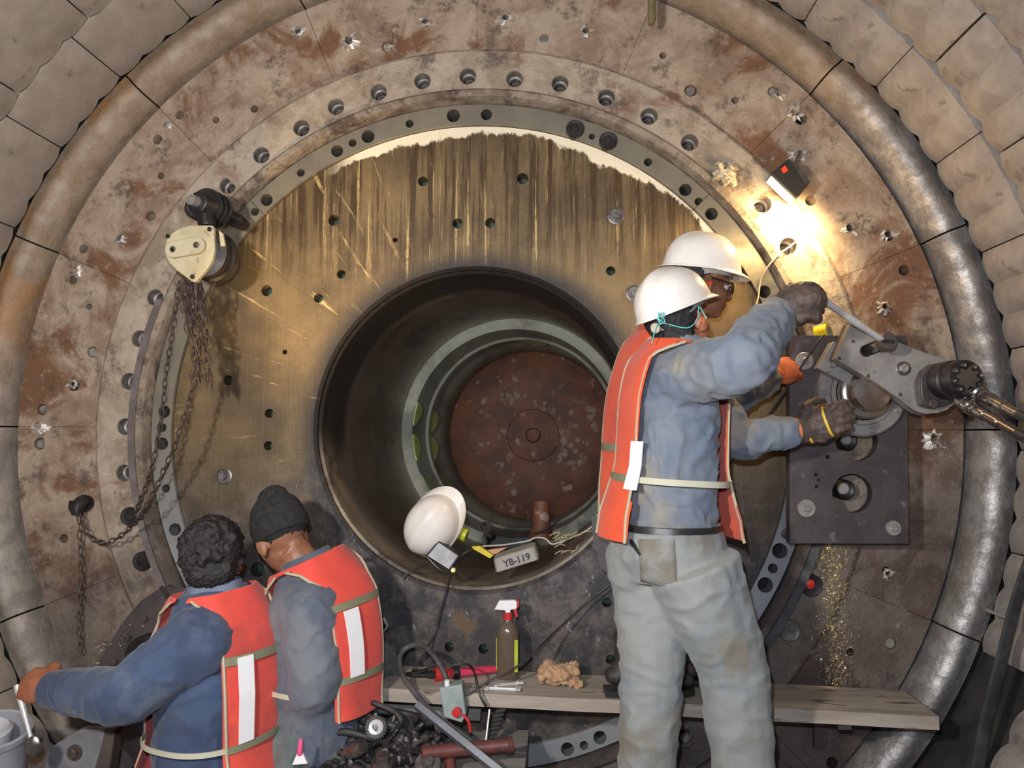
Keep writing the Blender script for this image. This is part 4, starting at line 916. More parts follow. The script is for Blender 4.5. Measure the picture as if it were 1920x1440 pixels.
# ---- hydraulic boring machine bolted to the head wall on the right
mc = thing('boring_machine', 'hydraulic boring machine with dark base plate and grey swing arm bolted to the wall', 'machine', P(1590, 1020, -.10))
YP = -.16
mb = MB(); corners = [P(1480, 629, YP), P(1700, 629, YP), P(1704, 1019, YP), P(1481, 1019, YP)]
mb.poly3(corners, (0, .045, 0))
o = bpy.data.objects.new('tmp', to_mesh('tmp', mb)); C.objects.link(o)
hb = MB()
for px, py, r in ((1606, 826, .072), (1598, 925, .068), (1530, 890, .006), (1535, 900, .005), (1531, 912, .006), (1552, 857, .008), (1700, 640, .001)):
    c = P(px, py, YP); hb.cyl(c - V((0, .1, 0)), c + V((0, .1, 0)), r, n=32)
c_ = bpy.data.objects.new('tmpc', to_mesh('tmpc', hb)); C.objects.link(c_)
b_ = o.modifiers.new('b', 'BOOLEAN'); b_.operation = 'DIFFERENCE'; b_.object = c_; b_.solver = 'EXACT'; me = bake(o); bpy.data.objects.remove(c_)
bp = obj('base_plate', me, M_machd, mc)
for px, py in ((1512, 953), (1508, 677), (1675, 990)): bolt_at(mc, P(px, py, YP - .003), .013, 'washer', .031 if py != 990 else .026)
for px, py in ((1490, 640), (1694, 1010), (1492, 1008), (1690, 700)): q = MB(); q.cyl(P(px, py, YP + .045), P(px, py, YP + .045) + V((0, .115, 0)), .02); obj('standoff', q, M_edge, mc)
# lit steel washers in the two round windows
for px, py, r in ((1583, 826, .020), (1578, 917, .021)):
    c = P(px, py, -.05); q = MB(); q.lathe(c, (0, -1, 0), [(.036, -.04), (.036, .03), (.030, .04), (.022, .035), (0, .035)], 20); s_ = obj('threaded_stud', q, M_dark, mc)
    q = MB(); q.lathe(c - V((.008, .036, -.004)), (0, -1, 0), [(r, -.004), (r, .006), (r * .8, .010), (0, .010)], 18); obj('bright_cap', q, M_mach, s_)
# bearing flange and hub
fc = P(1612, 738, YP); q = MB()
q.lathe(fc, (0, -1, 0), [(.150, -.0), (.150, .022), (.144, .028), (.112, .028), (.108, .036), (.094, .036), (.094, .0)], 56); fl = obj('bearing_flange', q, M_mach, mc)
for k in range(7):
    a = math.radians(25 + k * 51.4); bolt_at(fl, fc + V((.130 * math.cos(a), -.028, .130 * math.sin(a))), .0115, 'bolt', h=.010)
q = MB(); q.lathe(fc, (0, -1, 0), [(.090, 0), (.090, .06), (.085, .068), (.072, .070), (.066, .075), (.060, .120), (.030, .125), (0, .125)], 48); obj('shaft_hub', q, M('polished_hub', (.55, .50, .44), (.35, .24, .17), 6, .22, .9, .05), mc)
# cross block behind the arm
q = MB(); q.poly3([P(1533, 690, -.235), P(1562, 640, -.235), P(1620, 665, -.235), P(1592, 722, -.235)], (0, .05, 0)); cb = obj('clamp_block', q, M_mach, mc, bevel=.002)
bolt_at(cb, P(1560, 684, -.238), .012); bolt_at(cb, P(1553, 697, -.238), .005)
# swing arm: plate with slot, square end top left, rounded end at the motor
YA = -.30; e = [(1594, 608), (1567, 673), (1640, 716), (1668, 735), (1690, 750), (1705, 763), (1720, 772), (1738, 776), (1758, 774), (1776, 768), (1795, 752), (1806, 730), (1806, 706), (1796, 686), (1780, 676), (1730, 660), (1680, 640), (1632, 622)]
arm_pts = [P(x, y, YA) for x, y in e]; mb = MB(); mb.poly3(arm_pts, (0, .045, 0))
o = bpy.data.objects.new('tmp', to_mesh('tmp', mb)); C.objects.link(o)
hb = MB(); s0, s1 = P(1624, 658, YA), P(1655, 645, YA); hb.tube([s0 + V((0, -.1, 0)), s0 + V((0, .1, 0))], .021, 20); hb.tube([s1 + V((0, -.1, 0)), s1 + V((0, .1, 0))], .021, 20)
dd = (s1 - s0).normalized(); hb.box((s0 + s1) / 2, (s1 - s0).length, .2, .040, RMat(dd, V((0, 1, 0)), dd.cross(V((0, 1, 0)))))
hb2 = bpy.data.objects.new('tmpc', to_mesh('tmpc', hb)); C.objects.link(hb2); rm = hb2.modifiers.new('r', 'REMESH'); rm.mode = 'VOXEL'; rm.voxel_size = .004
b_ = o.modifiers.new('b', 'BOOLEAN'); b_.operation = 'DIFFERENCE'; b_.object = hb2; b_.solver = 'EXACT'; me = bake(o); bpy.data.objects.remove(hb2)
arm_o = obj('swing_arm', me, M_mach, mc)
q = MB(); q.poly3([p + V((0, .0445, 0)) + (p - P(1690, 700, YA)).normalized() * .004 for p in arm_pts], (0, .012, 0)); obj('arm_underside', q, M_edge, arm_o)
for px, py in ((1574, 672), (1628, 705), (1688, 740), (1731, 653), (1600, 640)):
    q = MB(); q.lathe(P(px, py, YA), (0, -1, 0), [(.0065, -.004), (.0065, .0006), (.004, .0006), (0, .0002)], 12); obj('set_screw', q, M_edge, arm_o)
q = MB(); q.lathe(P(1694, 691, YA), (0, -1, 0), [(.024, -.002), (.024, .002), (.018, .004), (0, .004)], 22); wz = obj('washer', q, M_fit, arm_o); bolt_at(wz, P(1694, 691, YA - .003), .015, 'bolt', h=.016)
# hydraulic motor: flange, drum body, star cap with eight bolts
YM = YA - .0; q = MB(); e = [(1733, 695), (1750, 682), (1775, 678), (1800, 690), (1808, 720), (1800, 750), (1770, 762), (1745, 765), (1731, 760), (1727, 740), (1726, 712)]
q.poly3([P(x, y, YM - .045) for x, y in e], (0, .045, 0)); mo = obj('hydraulic_motor', q, M('motor_casting', (.085, .068, .066), (.055, .045, .045), 16, .4, .3, .2), mc, bevel=.004)
mcn = P(1786, 714, YM - .045); q = MB(); q.lathe(mcn + V((-.02, 0, 0)), (.08, -1, 0), [(.062, -.01), (.062, .05), (.056, .055), (.058, .06), (.058, .105), (.052, .112), (0, .112)], 40); obj('motor_drum', q, M_dark, mo)
fcn = mcn + V((-.012, -.112, 0))
for k in range(8):
    a = 2 * PI * k / 8 + .2; bolt_at(mo, fcn + V((.041 * math.cos(a), 0, .041 * math.sin(a))), .0085, 'cap_bolt', m=M_fit, h=.010)
q = MB(); star = [((.030 + .005 * math.cos(8 * 2 * PI * k / 48)) * math.cos(2 * PI * k / 48 + .6), (.030 + .005 * math.cos(8 * 2 * PI * k / 48)) * math.sin(2 * PI * k / 48 + .6)) for k in range(48)]
q.prism(star, 0, h=-.012, o=fcn); obj('star_cap', q, M_edge, mo)
bolt_at(mo, P(1748, 757, YM - .046), .016, 'bolt', m=M_edge)
q = MB(); q.cyl(P(1800, 735, YM - .08), P(1822, 748, YM - .09), .022); q.box(P(1796, 738, YM - .06), .05, .07, .05); obj('port_block', q, M_dark, mo)
# two hose couplings running out of frame to the right
for k, (a, b2) in enumerate((((1815, 727), (1930, 788)), ((1795, 748), (1930, 826)))):
    p0, p1 = P(*a, YM - .10), P(*b2, YM - .42); d = (p1 - p0); L = d.length; prof = [(.014, 0), (.014, .02), (.022, .022), (.022, .045), (.018, .047), (.018, .055), (.026, .058), (.026, .080), (.020, .084), (.020, .10), (.017, .104), (.020, .115), (.020, .15), (.016, .155), (.016, .18), (.018, .182), (.018, .215), (.014, .22), (.014, max(.24, L))]
    q = MB(); q.lathe(p0, d, prof, 24); cp = obj('hose_coupling', q, M_fit, mc, True, math.radians(35))
    e0 = p0 + d.normalized() * prof[-1][1]; q = MB(); q.tube(spline([e0 - d.normalized() * .05, e0 + d.normalized() * .15, e0 + V((.02, -.30, -.20)), e0 + V((-.08, -.7, -.6))], 8), .015, 12); obj('hydraulic_hose', q, M_rubber, cp, True)

# ratchet in the gloved hand, socket extension seated in the arm slot
rt = thing('ratchet_wrench', 'long chrome ratchet wrench held by the brown glove above the swing arm', 'wrench', P(1660, 640, -.40))
YR = -.42; h0, h1 = P(1505, 538, -.60), P(1660, 641, YR); q = MB(); d = h1 - h0
q.tube([h0, h0 + d * .30, h0 + d * .32, h0 + d * .56, h0 + d * .58, h0 + d * .80, h0 + d * .95], [.013, .013, .011, .011, .0125, .009, .011], 14); obj('handle', q, M_chrome, rt, True)
q = MB(); q.lathe(h1 + V((0, .018, 0)), (.1, -1, 0), [(.026, 0), (.030, .004), (.030, .030), (.026, .036), (0, .036)], 26); hd = obj('ratchet_head', q, M_edge, rt)
q = MB(); q.box(h1 + V((0, -.021, -.001)), .034, .008, .010); obj('reversing_lever', q, M_dark, hd)
q = MB(); q.tube([h1 + V((0, .01, 0)), P(1645, 650, -.34), P(1625, 658, -.26)], [.015, .014, .018], 14); obj('extension_bar', q, M_fit, rt, True)

# yellow tape roll on the top edge of the base plate
def roll(name, c, ax, R, r, w, m, label, core=M_wood2):
    t = thing(name, label, 'tape', c); mb = MB(); mb.lathe(V(c) - V(ax).normalized() * w / 2, ax, [(r, 0), (R, 0), (R, w), (r, w)], 32, loop=True); obj('tape', mb, m, t)
    mb = MB(); mb.lathe(V(c) - V(ax).normalized() * w / 2, ax, [(r - .003, 0), (r + .001, -.001), (r + .001, w + .001), (r - .003, w)], 24, loop=True)
    me = to_mesh('core', mb, True); obj('core', me, core, t); return t
tt = P(1549, 629, -.14); roll('tape_roll', tt + V((0, .03, .012)), (.75, -.65, .15), .030, .018, .045, M_yel, 'yellow tape roll sitting on top of the dark base plate')

# ---- work lamp clamped on the wall
t = thing('work_lamp', 'black work lamp with red switch lighting the upper right of the wall', 'lamp', P(1485, 330, -.06))
lp = [P(1445, 326, -.13), P(1480, 296, -.13), P(1517, 343, -.13), P(1494, 374, -.13)]; q = MB(); q.poly3(lp, (0, .085, 0)); obj('housing', q, M_black, t, bevel=.004)
q = MB(); q.poly3([P(1482, 300, -.135), P(1492, 303, -.135), P(1519, 340, -.135), P(1512, 346, -.135)], (0, .09, 0)); obj('side_fin', q, M_rubber, t)
q = MB(); q.poly3([P(1465, 316, -.137), P(1472, 310, -.137), P(1478, 319, -.137), P(1471, 324, -.137)], (0, .008, 0)); obj('red_switch', q, M('bright_red', (.85, .05, .02), rough=.4), t)
q = MB(); q.tube([P(1490, 310, -.05), P(1497, 292, -.02), P(1500, 285, .0)], .006, 8); obj('bracket', q, M_fit, t)
em = NT('lamp_glass'); em.set('Base Color', (1, .8, .5, 1)); em.set('Emission Color', (1, .75, .38, 1)); em.set('Emission Strength', 6)
d1 = (lp[3] - lp[0]).normalized(); q = MB(); dn = V((-.58, 0, -.80)); q.poly3([lp[0] + d1 * .006 + V((0, .012, 0)), lp[3] - d1 * .006 + V((0, .012, 0)), lp[3] - d1 * .006 + V((0, .072, 0)), lp[0] + d1 * .006 + V((0, .072, 0))], dn * .003); obj('glass', q, em.m, t)
q = MB(); q.tube(spline([P(1496, 372, -.07), P(1510, 400, -.03), P(1500, 445, -.015), P(1455, 482, -.065), P(1428, 520, -.04), P(1421, 560, -.03), P(1410, 592, -.03)], 8), .0032, 7)
tag(obj('lamp_cord', q, M('cream_cord', (.62, .48, .32), rough=.5), smooth=True), 'thin cream cord trailing down from the lit wall lamp', 'cord')
# crumpled plastic stuffed in a bolt hole
q = MB(); rr = random.Random(3); cc = P(1361, 327, -.055)
for k in range(14): q.ell(cc + V((rr.uniform(-.034, .034), rr.uniform(-.02, .02), rr.uniform(-.034, .034))), (rr.uniform(.012, .03), rr.uniform(.01, .02), rr.uniform(.008, .016)), Matrix.Rotation(rr.uniform(0, 3), 3, 'Y'), 8, 6)
tag(organic('plastic_wad', q, M('clear_crumpled_plastic', (.72, .62, .44), (.42, .34, .22), 40, .15, .1, .6), None, .004, 1, wrinkle(.008, 40, 3)), 'crumpled shiny plastic wad stuffed in a bolt hole', 'plastic')
# square rod hanging from above
q = MB(); q.tube([P(1222, -60, -.12), P(1222, 34, -.12), P(1221, 46, -.12)], [.015, .015, .012], 12); tag(obj('hanging_rod', q, M('olive_rod', (.20, .17, .08), (.14, .12, .06), 12, .5, .2), smooth=True), 'olive rod hanging down from above at the top of the wall', 'rod')

# ---- chain hoist
YH = -.34
t = thing('chain_hoist', 'cream and black lever chain hoist hanging at the upper left of the mouth', 'hoist', P(370, 525, YH))
body = [(320, 438), (335, 428), (355, 422), (398, 422), (401, 428), (402, 470), (397, 490), (385, 508), (366, 529), (360, 528), (330, 506), (316, 492), (309, 478), (308, 462), (312, 448)]
q = MB(); q.poly3([P(x, y, YH - .045) for x, y in body], (0, .022, 0)); cv = obj('cream_cover', q, M_cream, t, bevel=.004)
q = MB(); q.poly3([P(x + 1, y + 1, YH - .023) for x, y in body], (0, .012, 0)); obj('cover_rim', q, M_edge, cv)
lv = [(314 + 0, 458)]; a0, a1 = P(327, 469, YH - .05), P(371, 461, YH - .05); u = (a1 - a0).normalized(); vv = V((0, 0, 1)); nrm = V((-u.z, 0, u.x)); pts = []
for k in range(9): a = PI / 2 + PI * k / 8; pts.append(a0 + u * .029 * math.cos(a) + nrm * .029 * math.sin(a))
for k in range(9): a = -PI / 2 + PI * k / 8; pts.append(a1 + u * .029 * math.cos(a) + nrm * .029 * math.sin(a))
q = MB(); q.poly3([p + V((0, -.012, 0)) for p in pts], (0, .020, 0)); lo = obj('name_boss', q, M_cream, t, bevel=.003)
for c in (a0, a1): q = MB(); q.lathe(c + V((0, -.012, 0)), (0, -1, 0), [(.011, -.004), (.011, .001), (.008, .003), (.007, .0), (0, 0)], 16); obj('rivet', q, M_edge, lo)
for px, py in ((393, 430), (361, 519), (315, 443)): q = MB(); q.lathe(P(px, py, YH - .046), (0, -1, 0), [(.008, -.002), (.008, .003), (0, .004)], 12); obj('cover_screw', q, M_dark, cv)
ctr = P(372, 475, YH + .0); q = MB(); q.lathe(ctr + V((.03, .09, .0)), (0, -1, 0), [(.05, 0), (.088, .004), (.092, .02), (.092, .05), (.082, .060), (.086, .066), (.086, .11), (.05, .118), (0, .118)], 44, sc=(1, .92)); obj('brake_housing', q, M_dark, t)
q = MB(); q.poly3([P(410, 432, YH - .03), P(418, 438, YH - .03), P(422, 460, YH - .03), P(414, 462, YH - .03)], (0, .01, 0)); obj('side_label', q, M_cream, t)
# top trolley / hook block
q = MB(); k0, k1 = P(370, 378, YH - .02), P(415, 400, YH + .14); q.tube([k0, k0.lerp(k1, .3), k0.lerp(k1, .7), k1], [.034, .056, .058, .040], 22); q.tube([P(385, 400, YH), P(388, 425, YH)], .03, 12); q.tube([k1, P(448, 415, YH + .20), P(462, 424, YH + .24)], [.032, .028, .018], 12)
q.tube(spline([P(357, 374, YH + .01), P(352, 395, YH + .01), P(368, 408, YH + .01), P(384, 412, YH + .01)], 4), .012, 8)
organic('hook_block', q, M_dark, t, .004, 2, None)
q = MB(); q.lathe(P(361, 375, YH - .035), (-.25, -1, 0), [(.0, .002), (.011, .002), (.013, .010), (.019, .010), (.020, -.03)], 20); obj('pin_ring', q, M_mach, t)
for k in range(3): q = MB(); c = k0.lerp(k1, .35 + k * .2); q.lathe(c, k1 - k0, [(.062, -.004), (.064, 0), (.062, .004), (.05, 0)], 22); obj('rib', q, M_black, t)
q = MB(); q.tube([k1 + V((0, .0, 0)), P(462, 420, -.03)], .014, 10); obj('anchor_bar', q, M_dark, t)
# chains
def chn(label, pts, n=1, spread=0, jit=.002, pitch=.026, grp=None, Yv=0):
    for k in range(n):
        off = V((random.uniform(-spread, spread), random.uniform(-spread, spread) * .6, 0)); path = spline([P(x, y, Y) + off + V((random.uniform(-1, 1) * spread * .3, 0, 0)) for x, y, Y in pts], 8)
        o = obj('chain', chain_mb(path, pitch, .0030, .0085, jit), M_chain, None, True); tag(o, label, 'chain', grp)
chn('tangled bunch of rusty hoist chain hanging under the cream cover', [(366, 530, YH), (368, 600, YH - .01), (376, 660, YH), (380, 722, YH)], 7, .030, .010, grp='tangled chains under the hoist')
chn('tangled bunch of rusty hoist chain hanging under the cream cover', [(350, 530, YH), (352, 570, YH - .01), (366, 610, YH), (352, 560, YH + .03)], 4, .020, .006, grp='tangled chains under the hoist')
chn('single rusty chain falling along the left side of the bunch to the ridge', [(336, 530, YH), (327, 600, YH), (312, 700, YH), (303, 780, YH + .02), (290, 860, YH + .06), (268, 930, YH + .14), (252, 968, YH + .22)])
chn('long rusty chain swooping from the bunch down to the wall anchor', [(378, 650, YH + .01), (358, 740, YH), (330, 830, YH), (298, 905, YH + .05), (272, 955, YH + .10), (236, 998, YH + .18), (196, 1018, YH + .22), (164, 1000, YH + .26), (150, 955, -.05)])
chn('short chain hanging behind the right side of the hoist', [(405, 505, YH + .05), (400, 540, YH + .05), (394, 590, YH + .05)])
chn('rusty chain hanging straight down from the wall anchor', [(150, 950, -.05), (151, 1010, -.05), (152, 1100, -.05), (148, 1160, -.05), (150, 1225, -.05)], 1, 0, .003, .03)
q = MB(); c = P(151, 945, -.04)
q.lathe(c + V((0, .05, 0)), (0, -1, 0), [(.03, 0), (.034, .03), (.030, .05), (0, .052)], 18)
for k in range(16): dx = -.036 + .0048 * k; q.tube([c + V((dx, -.01, .012)), c + V((dx * .8, -.025, -.012)), c + V((dx * .5, -.02, -.036 - .01 * random.random()))], [.0035, .0035, .002], 5)
tag(obj('chain_anchor', q, M_dark), 'black frayed anchor stud holding chain on the left of the wall', 'anchor')

# ---- dark bracket machine bolted low on the wall behind the curly man
t = thing('pump_bracket', 'dark rounded machine bracket on the wall behind the curly-haired man', 'machine', P(260, 1240, -.1))
q = MB(); q.poly3([P(x, y, -.13) for x, y in ((300, 1102), (325, 1118), (345, 1135), (400, 1200), (400, 1330), (150, 1330), (172, 1270), (190, 1232), (225, 1172), (262, 1128))], (0, .12, 0)); obj('bracket_plate', q, M_machd, t, bevel=.006)
q = MB(); q.lathe(P(285, 1225, -.13), (0, -1, 0), [(.075, 0), (.075, .05), (.06, .06), (.04, .055), (.035, .03), (0, .03)], 32); obj('pump_drum', q, M_dark, t)
q = MB(); q.tube(spline([P(302, 1100, -.15), P(320, 1125, -.16), P(345, 1142, -.15)], 4), .007, 8); obj('edge_lip', q, M_dark, t)
for px, py in ((310, 1150), (272, 1160), (240, 1195), (215, 1240), (300, 1168)): bolt_at(t, P(px, py, -.132), .013, 'bolt', m=M_edge)
# frayed metal swarf on the bracket
q = MB(); rr = random.Random(12)
for k in range(40):
    c = P(rr.uniform(180, 310), rr.uniform(1170, 1260), -.14); q.tube([c, c + V((rr.uniform(-.012, .012), -.006, rr.uniform(-.008, .008)))], .0016, 4)
o = obj('swarf', q, M_weld, t); o['kind'] = 'stuff'

# ---- long black cable crossing in front of the mouth
q = MB(); q.tube(spline([P(852, 1311, -.33), P(880, 1300, -.32), P(920, 1275, -.30), P(975, 1246, -.26), P(1040, 1185, -.12), P(1100, 1130, -.06), P(1165, 1077, -.05), P(1260, 985, -.05), P(1370, 868, -.06), P(1440, 780, -.12), P(1490, 705, -.19), P(1535, 640, -.19), P(1545, 629, -.15)], 8), .0038, 8)
tag(obj('black_cable', q, M_rubber, smooth=True), 'thin black cable running diagonally from the plank up to the boring machine', 'cable')
q = MB(); q.cyl(P(850, 1312, -.335), P(868, 1306, -.33), .009); tag(obj('cable_plug', q, M_rubber), 'black plug on the lower end of the diagonal cable', 'plug')
q = MB(); q.tube(spline([P(1000, 1000, .35), P(1030, 990, .3), P(1070, 955, .2), P(1125, 905, .1), P(1160, 870, .02)], 6), .004, 7)
tag(obj('inner_cable', q, M_rubber, smooth=True), 'dark cable coming out of the bore below the rusty disc', 'cable')

# ---- plank along the wall, with brackets
zt = -.905
t = thing('plank', 'long dusty wooden plank lying across the wall below the mouth', 'plank', V((.3, -.18, -.93)))
xa, xb = P(575, 1260, -.3).x, P(1758, 1300, -.3).x; q = MB(); n = 14; vs = []
for k in range(n + 1):
    x = xa + (xb - xa) * k / n; z = -.868 - .052 * k / n + random.uniform(-.0015, .0015)
    for (y, dz) in ((-.305, 0), (-.045, .002), (-.045, -.040), (-.305, -.042)): vs.append((x, y + random.uniform(-.002, .002), z + dz))
fs = [(k * 4 + j, k * 4 + (j + 1) % 4, k * 4 + 4 + (j + 1) % 4, k * 4 + 4 + j) for k in range(n) for j in range(4)] + [(0, 1, 2, 3), (n * 4 + 3, n * 4 + 2, n * 4 + 1, n * 4)]
q.add(vs, fs); obj('board', q, M_wood, t)
for x in (-.45, .62, 1.25):
    q = MB(); zz = -.868 - .052 * (x - xa) / (xb - xa) - .043; q.box((x, -.14, zz - .012), .04, .28, .022); q.box((x, -.012, zz - .09), .04, .02, .18); obj('support_bracket', q, M_machd, t)
def plz(x): return -.868 - .052 * (x - xa) / (xb - xa)
q = MB(); q.poly3([P(560, 1282, -.14), P(905, 1288, -.14), P(900, 1352, -.14), P(560, 1345, -.14)], (0, .03, 0)); tag(obj('backing_board', q, M_wood2, bevel=.002), 'grey board standing upright under the left end of the plank', 'board')
def onplank(px, y): x = P(px, 1250, y).x; return V((x, y, plz(x) + .0015))

# spray bottle
b0 = onplank(952, -.13); t = thing('spray_bottle', 'brown spray bottle with white and red trigger head on the plank', 'bottle', b0)
q = MB(); prof = [(.030, 0), (.0385, .004), (.0390, .150), (.037, .168), (.028, .186), (.016, .197), (.0135, .210), (.0135, .216), (0, .216)]; q.lathe(b0, (0, 0, 1), prof, 32, sc=(1.02, .75)); M_bot = M('brown_bottle_liquid', (.115, .085, .06), (.10, .072, .05), 8, .18); obj('bottle_body', q, M_bot, t, True, math.radians(50))
q = MB(); q.lathe(b0 + V((0, 0, .205)), (0, 0, 1), [(.017, 0), (.017, .020), (.012, .026), (0, .026)], 20); obj('red_collar', q, M_red, t)
q = MB(); q.prism([(-.048, .002), (-.030, .034), (.026, .036), (.032, .030), (.032, .006), (.010, .002), (.008, -.012), (-.006, -.012), (-.010, .0)], 0, e1=(1, 0, 0), e2=(0, 0, 1), ax=(0, 1, 0), h=.022, o=b0 + V((0, -.011, .238))); obj('white_spray_head', q, M_white, t, bevel=.002)
q = MB(); q.prism([(.028, .036), (.040, .034), (.040, .012), (.030, .008), (.036, -.022), (.030, -.026), (.018, .0)], 0, h=.014, o=b0 + V((0, -.007, .238))); obj('red_trigger', q, M_red, t, bevel=.001)
for dx, w in ((.031, .012), (-.039, .003)):
    q = MB(); q.box(b0 + V((dx * 1.0, -.0245 if dx > 0 else -.004, .085)), w, .006, .11); obj('yellow_label', q, M_ygr, t)
# cap / cloth, hose loop, red grease gun, hex keys, rag, spanners on the plank
def blob(name, px, y, sx, sy, sz, m, label, cat, seed, amp=.012, n=9, lift=.0):
    q = MB(); rr = random.Random(seed); c = onplank(px, y) + V((0, 0, sz * .55 + lift))
    q.ell(c, (sx * .8, sy * .8, sz * .55))
    for k in range(n): q.ell(c + V((rr.uniform(-.7, .7) * sx, rr.uniform(-.7, .7) * sy, rr.uniform(-.35, .35) * sz)), (sx * .35, sy * .35, sz * .3), Matrix.Rotation(rr.uniform(0, 3), 3, 'Z'), 8, 6)
    return tag(organic(name, q, m, None, .005, 2, wrinkle(amp, 26, seed)), label, cat)
blob('cloth_cap', 712, -.17, .085, .07, .10, cloth('olive_cloth', (.11, .11, .10), (.08, .08, .072), (.15, .145, .13)), 'crumpled dark olive cloth heap on the left end of the plank', 'cloth', 21)
blob('orange_rag', 1045, -.16, .085, .07, .055, cloth('tan_rag', (.50, .29, .15), (.42, .24, .12), (.56, .38, .24), 12), 'crumpled orange tan rag on the plank beside the spray bottle', 'rag', 22, .016)
t = thing('grease_gun', 'red hand pump with black neck lying on the plank beside the bottle', 'pump', onplank(840, -.1))
a, b = onplank(815, -.20) + V((0, 0, .022)), onplank(935, -.09) + V((0, 0, .020)); d = b - a
q = MB(); q.tube([a, a + d * .16, a + d * .18, a + d * .26], [.024, .024, .016, .016], 16); obj('pump_head', q, M_red, t)
q = MB(); q.tube([a + d * .26, a + d * .28, b], [.017, .017, .012], 16); obj('barrel', q, M('pinkish_red_barrel', (.60, .05, .10), rough=.25), t)
q = MB(); q.lathe(a + d * .27, d, [(.020, 0), (.022, .004), (.022, .022), (.018, .025)], 18); obj('black_clamp', q, M_dark, t)
q = MB(); q.lathe(a, -d, [(.012, 0), (.012, .02), (.008, .03), (0, .03)], 12); obj('nozzle', q, M_dark, t)
for k, (dx, dy) in enumerate(((0, 0), (.004, .03), (-.012, -.03))):
    a = onplank(772, -.19) + V((dx, dy, .010 + .006 * k)); q = MB(); pts = [a + V((.095, 0, .004)), a + V((.02, 0, 0)), a + V((-.005, .004, 0)), a + V((.0, .022, 0)), a + V((.03, .028, .0)), a + V((.07, .03, .012))]
    q.tube(spline(pts, 4), .0042, 6); tag(obj('hook_tool', q, M_dark, smooth=True), 'black bent hook tool in the heap left of the red pump', 'tool', 'bent hooks on the plank')
for k, (pa, ya, pb, yb, s) in enumerate(((912, -.27, 968, -.27, 1.), (930, -.235, 972, -.20, .7))):
    a, b = onplank(pa, ya) + V((0, 0, .006)), onplank(pb, yb) + V((0, 0, .006)); d = (b - a).normalized(); q = MB(); n_ = V((0, 0, 1))
    q.tube([a, b], .0055, 8, (1, .6)); q.lathe(a - V((0, 0, .004)), n_, [(.007, 0), (.012, 0), (.012, .008), (.007, .008)], 16, loop=True)
    e2 = V((-d.y, d.x, 0)); q.poly3([b - d * .004 + e2 * .008, b + d * .014 + e2 * .013, b + d * .016 + e2 * .006, b + d * .006, b + d * .016 - e2 * .006, b + d * .014 - e2 * .013, b - d * .004 - e2 * .008], (0, 0, .007))
    tag(obj('spanner', q, M_chrome), ('chrome combination spanner at the front edge below the spray bottle', 'smaller chrome spanner right behind the front one on the plank')[k], 'spanner')
# curled grey hose over the plank edge and the black cord with plug
q = MB(); q.tube(spline([P(838, 1283, -.32), P(833, 1262, -.315), P(812, 1228, -.28), P(790, 1210, -.22), P(765, 1213, -.20), P(750, 1232, -.23), P(755, 1265, -.31), P(775, 1295, -.36), P(800, 1325, -.40), P(828, 1350, -.42), P(870, 1380, -.44), P(905, 1412, -.46), P(945, 1460, -.48)], 8), .0095, 12)
tag(obj('grey_hose', q, M_greyrub, smooth=True), 'thick grey hose looping over the plank and down to the right', 'hose')
q = MB(); q.tube(spline([P(850, 1246, -.25), P(878, 1246, -.26), P(890, 1262, -.31), P(896, 1290, -.34), P(903, 1310, -.35), P(912, 1325, -.35)], 6), .0042, 8)
o = tag(obj('bent_rod', q, M_dark, smooth=True), 'black bent lead hanging over the plank edge right of the hose', 'cable')

# ---- things in the mouth of the bore
def bz(x, y=.1): return -math.sqrt(max(.01, .604 ** 2 - x * x))
# white hard hat lying on its side
cH = P(800, 996, .10); t = thing('hard_hat', 'dirty white hard hat lying on its side in the mouth of the bore', 'hard hat', P(812, 1040, .10))
hat_parts(t, P(812, 984, .03), V((.50, -.15, .75)), V((-.50, -.72, -.42)), .84, inner=True)
# floodlight lying on the lip
t = thing('floodlight', 'small square floodlight with black frame leaning below the hard hat in the mouth', 'lamp', P(832, 1060, -.02))
cr = [P(822, 1016, -.06), P(860, 1042, -.06), P(842, 1068, -.06), P(801, 1042, -.06)]; q = MB(); q.poly3([c + (c - P(831, 1042, -.06)).normalized() * .006 for c in cr], (0, .05, 0)); obj('lamp_frame', q, M_black, t, bevel=.003)
q = MB(); q.poly3([c - (c - P(831, 1042, -.06)).normalized() * .003 + V((0, -.003, 0)) for c in cr], (0, .004, 0)); obj('glass_front', q, M('frosted_glass', (.38, .38, .39), (.50, .50, .51), 20, .12), t)
q = MB(); q.tube([P(858, 1050, -.02), P(868, 1040, .0), P(884, 1031, .03)], [.010, .012, .006], 10); q.tube([P(802, 1046, -.04), P(818, 1062, -.05), P(836, 1076, -.04), P(852, 1070, -.03)], .005, 8); obj('stand', q, M_black, t)
q = MB(); q.lathe(P(850, 1069, -.055), (0, -1, .1), [(.011, -.01), (.011, .004), (.007, .008), (0, .008)], 14); obj('brass_knob', q, M('brass', (.75, .62, .30), rough=.25, metal=.8), t)
q = MB(); q.tube(spline([P(846, 1072, -.04), P(840, 1100, .0), P(828, 1140, .005), P(818, 1180, .005), P(803, 1212, -.03), P(800, 1235, -.08)], 6), .0045, 8); obj('power_cord', q, M_rubber, t, True)
q = MB(); q.tube(spline([P(812, 1052, -.02), P(790, 1062, .0), P(768, 1072, .01), P(755, 1085, .005)], 5), .004, 6); tag(obj('short_lead', q, M_rubber, smooth=True), 'short black lead running left from the floodlight', 'cable')
roll('tape_roll', P(863, 999, .07), (.92, -.1, -.38), .026, .014, .055, M_ygr, 'lime green tape roll beside the hard hat in the bore', M_edge)
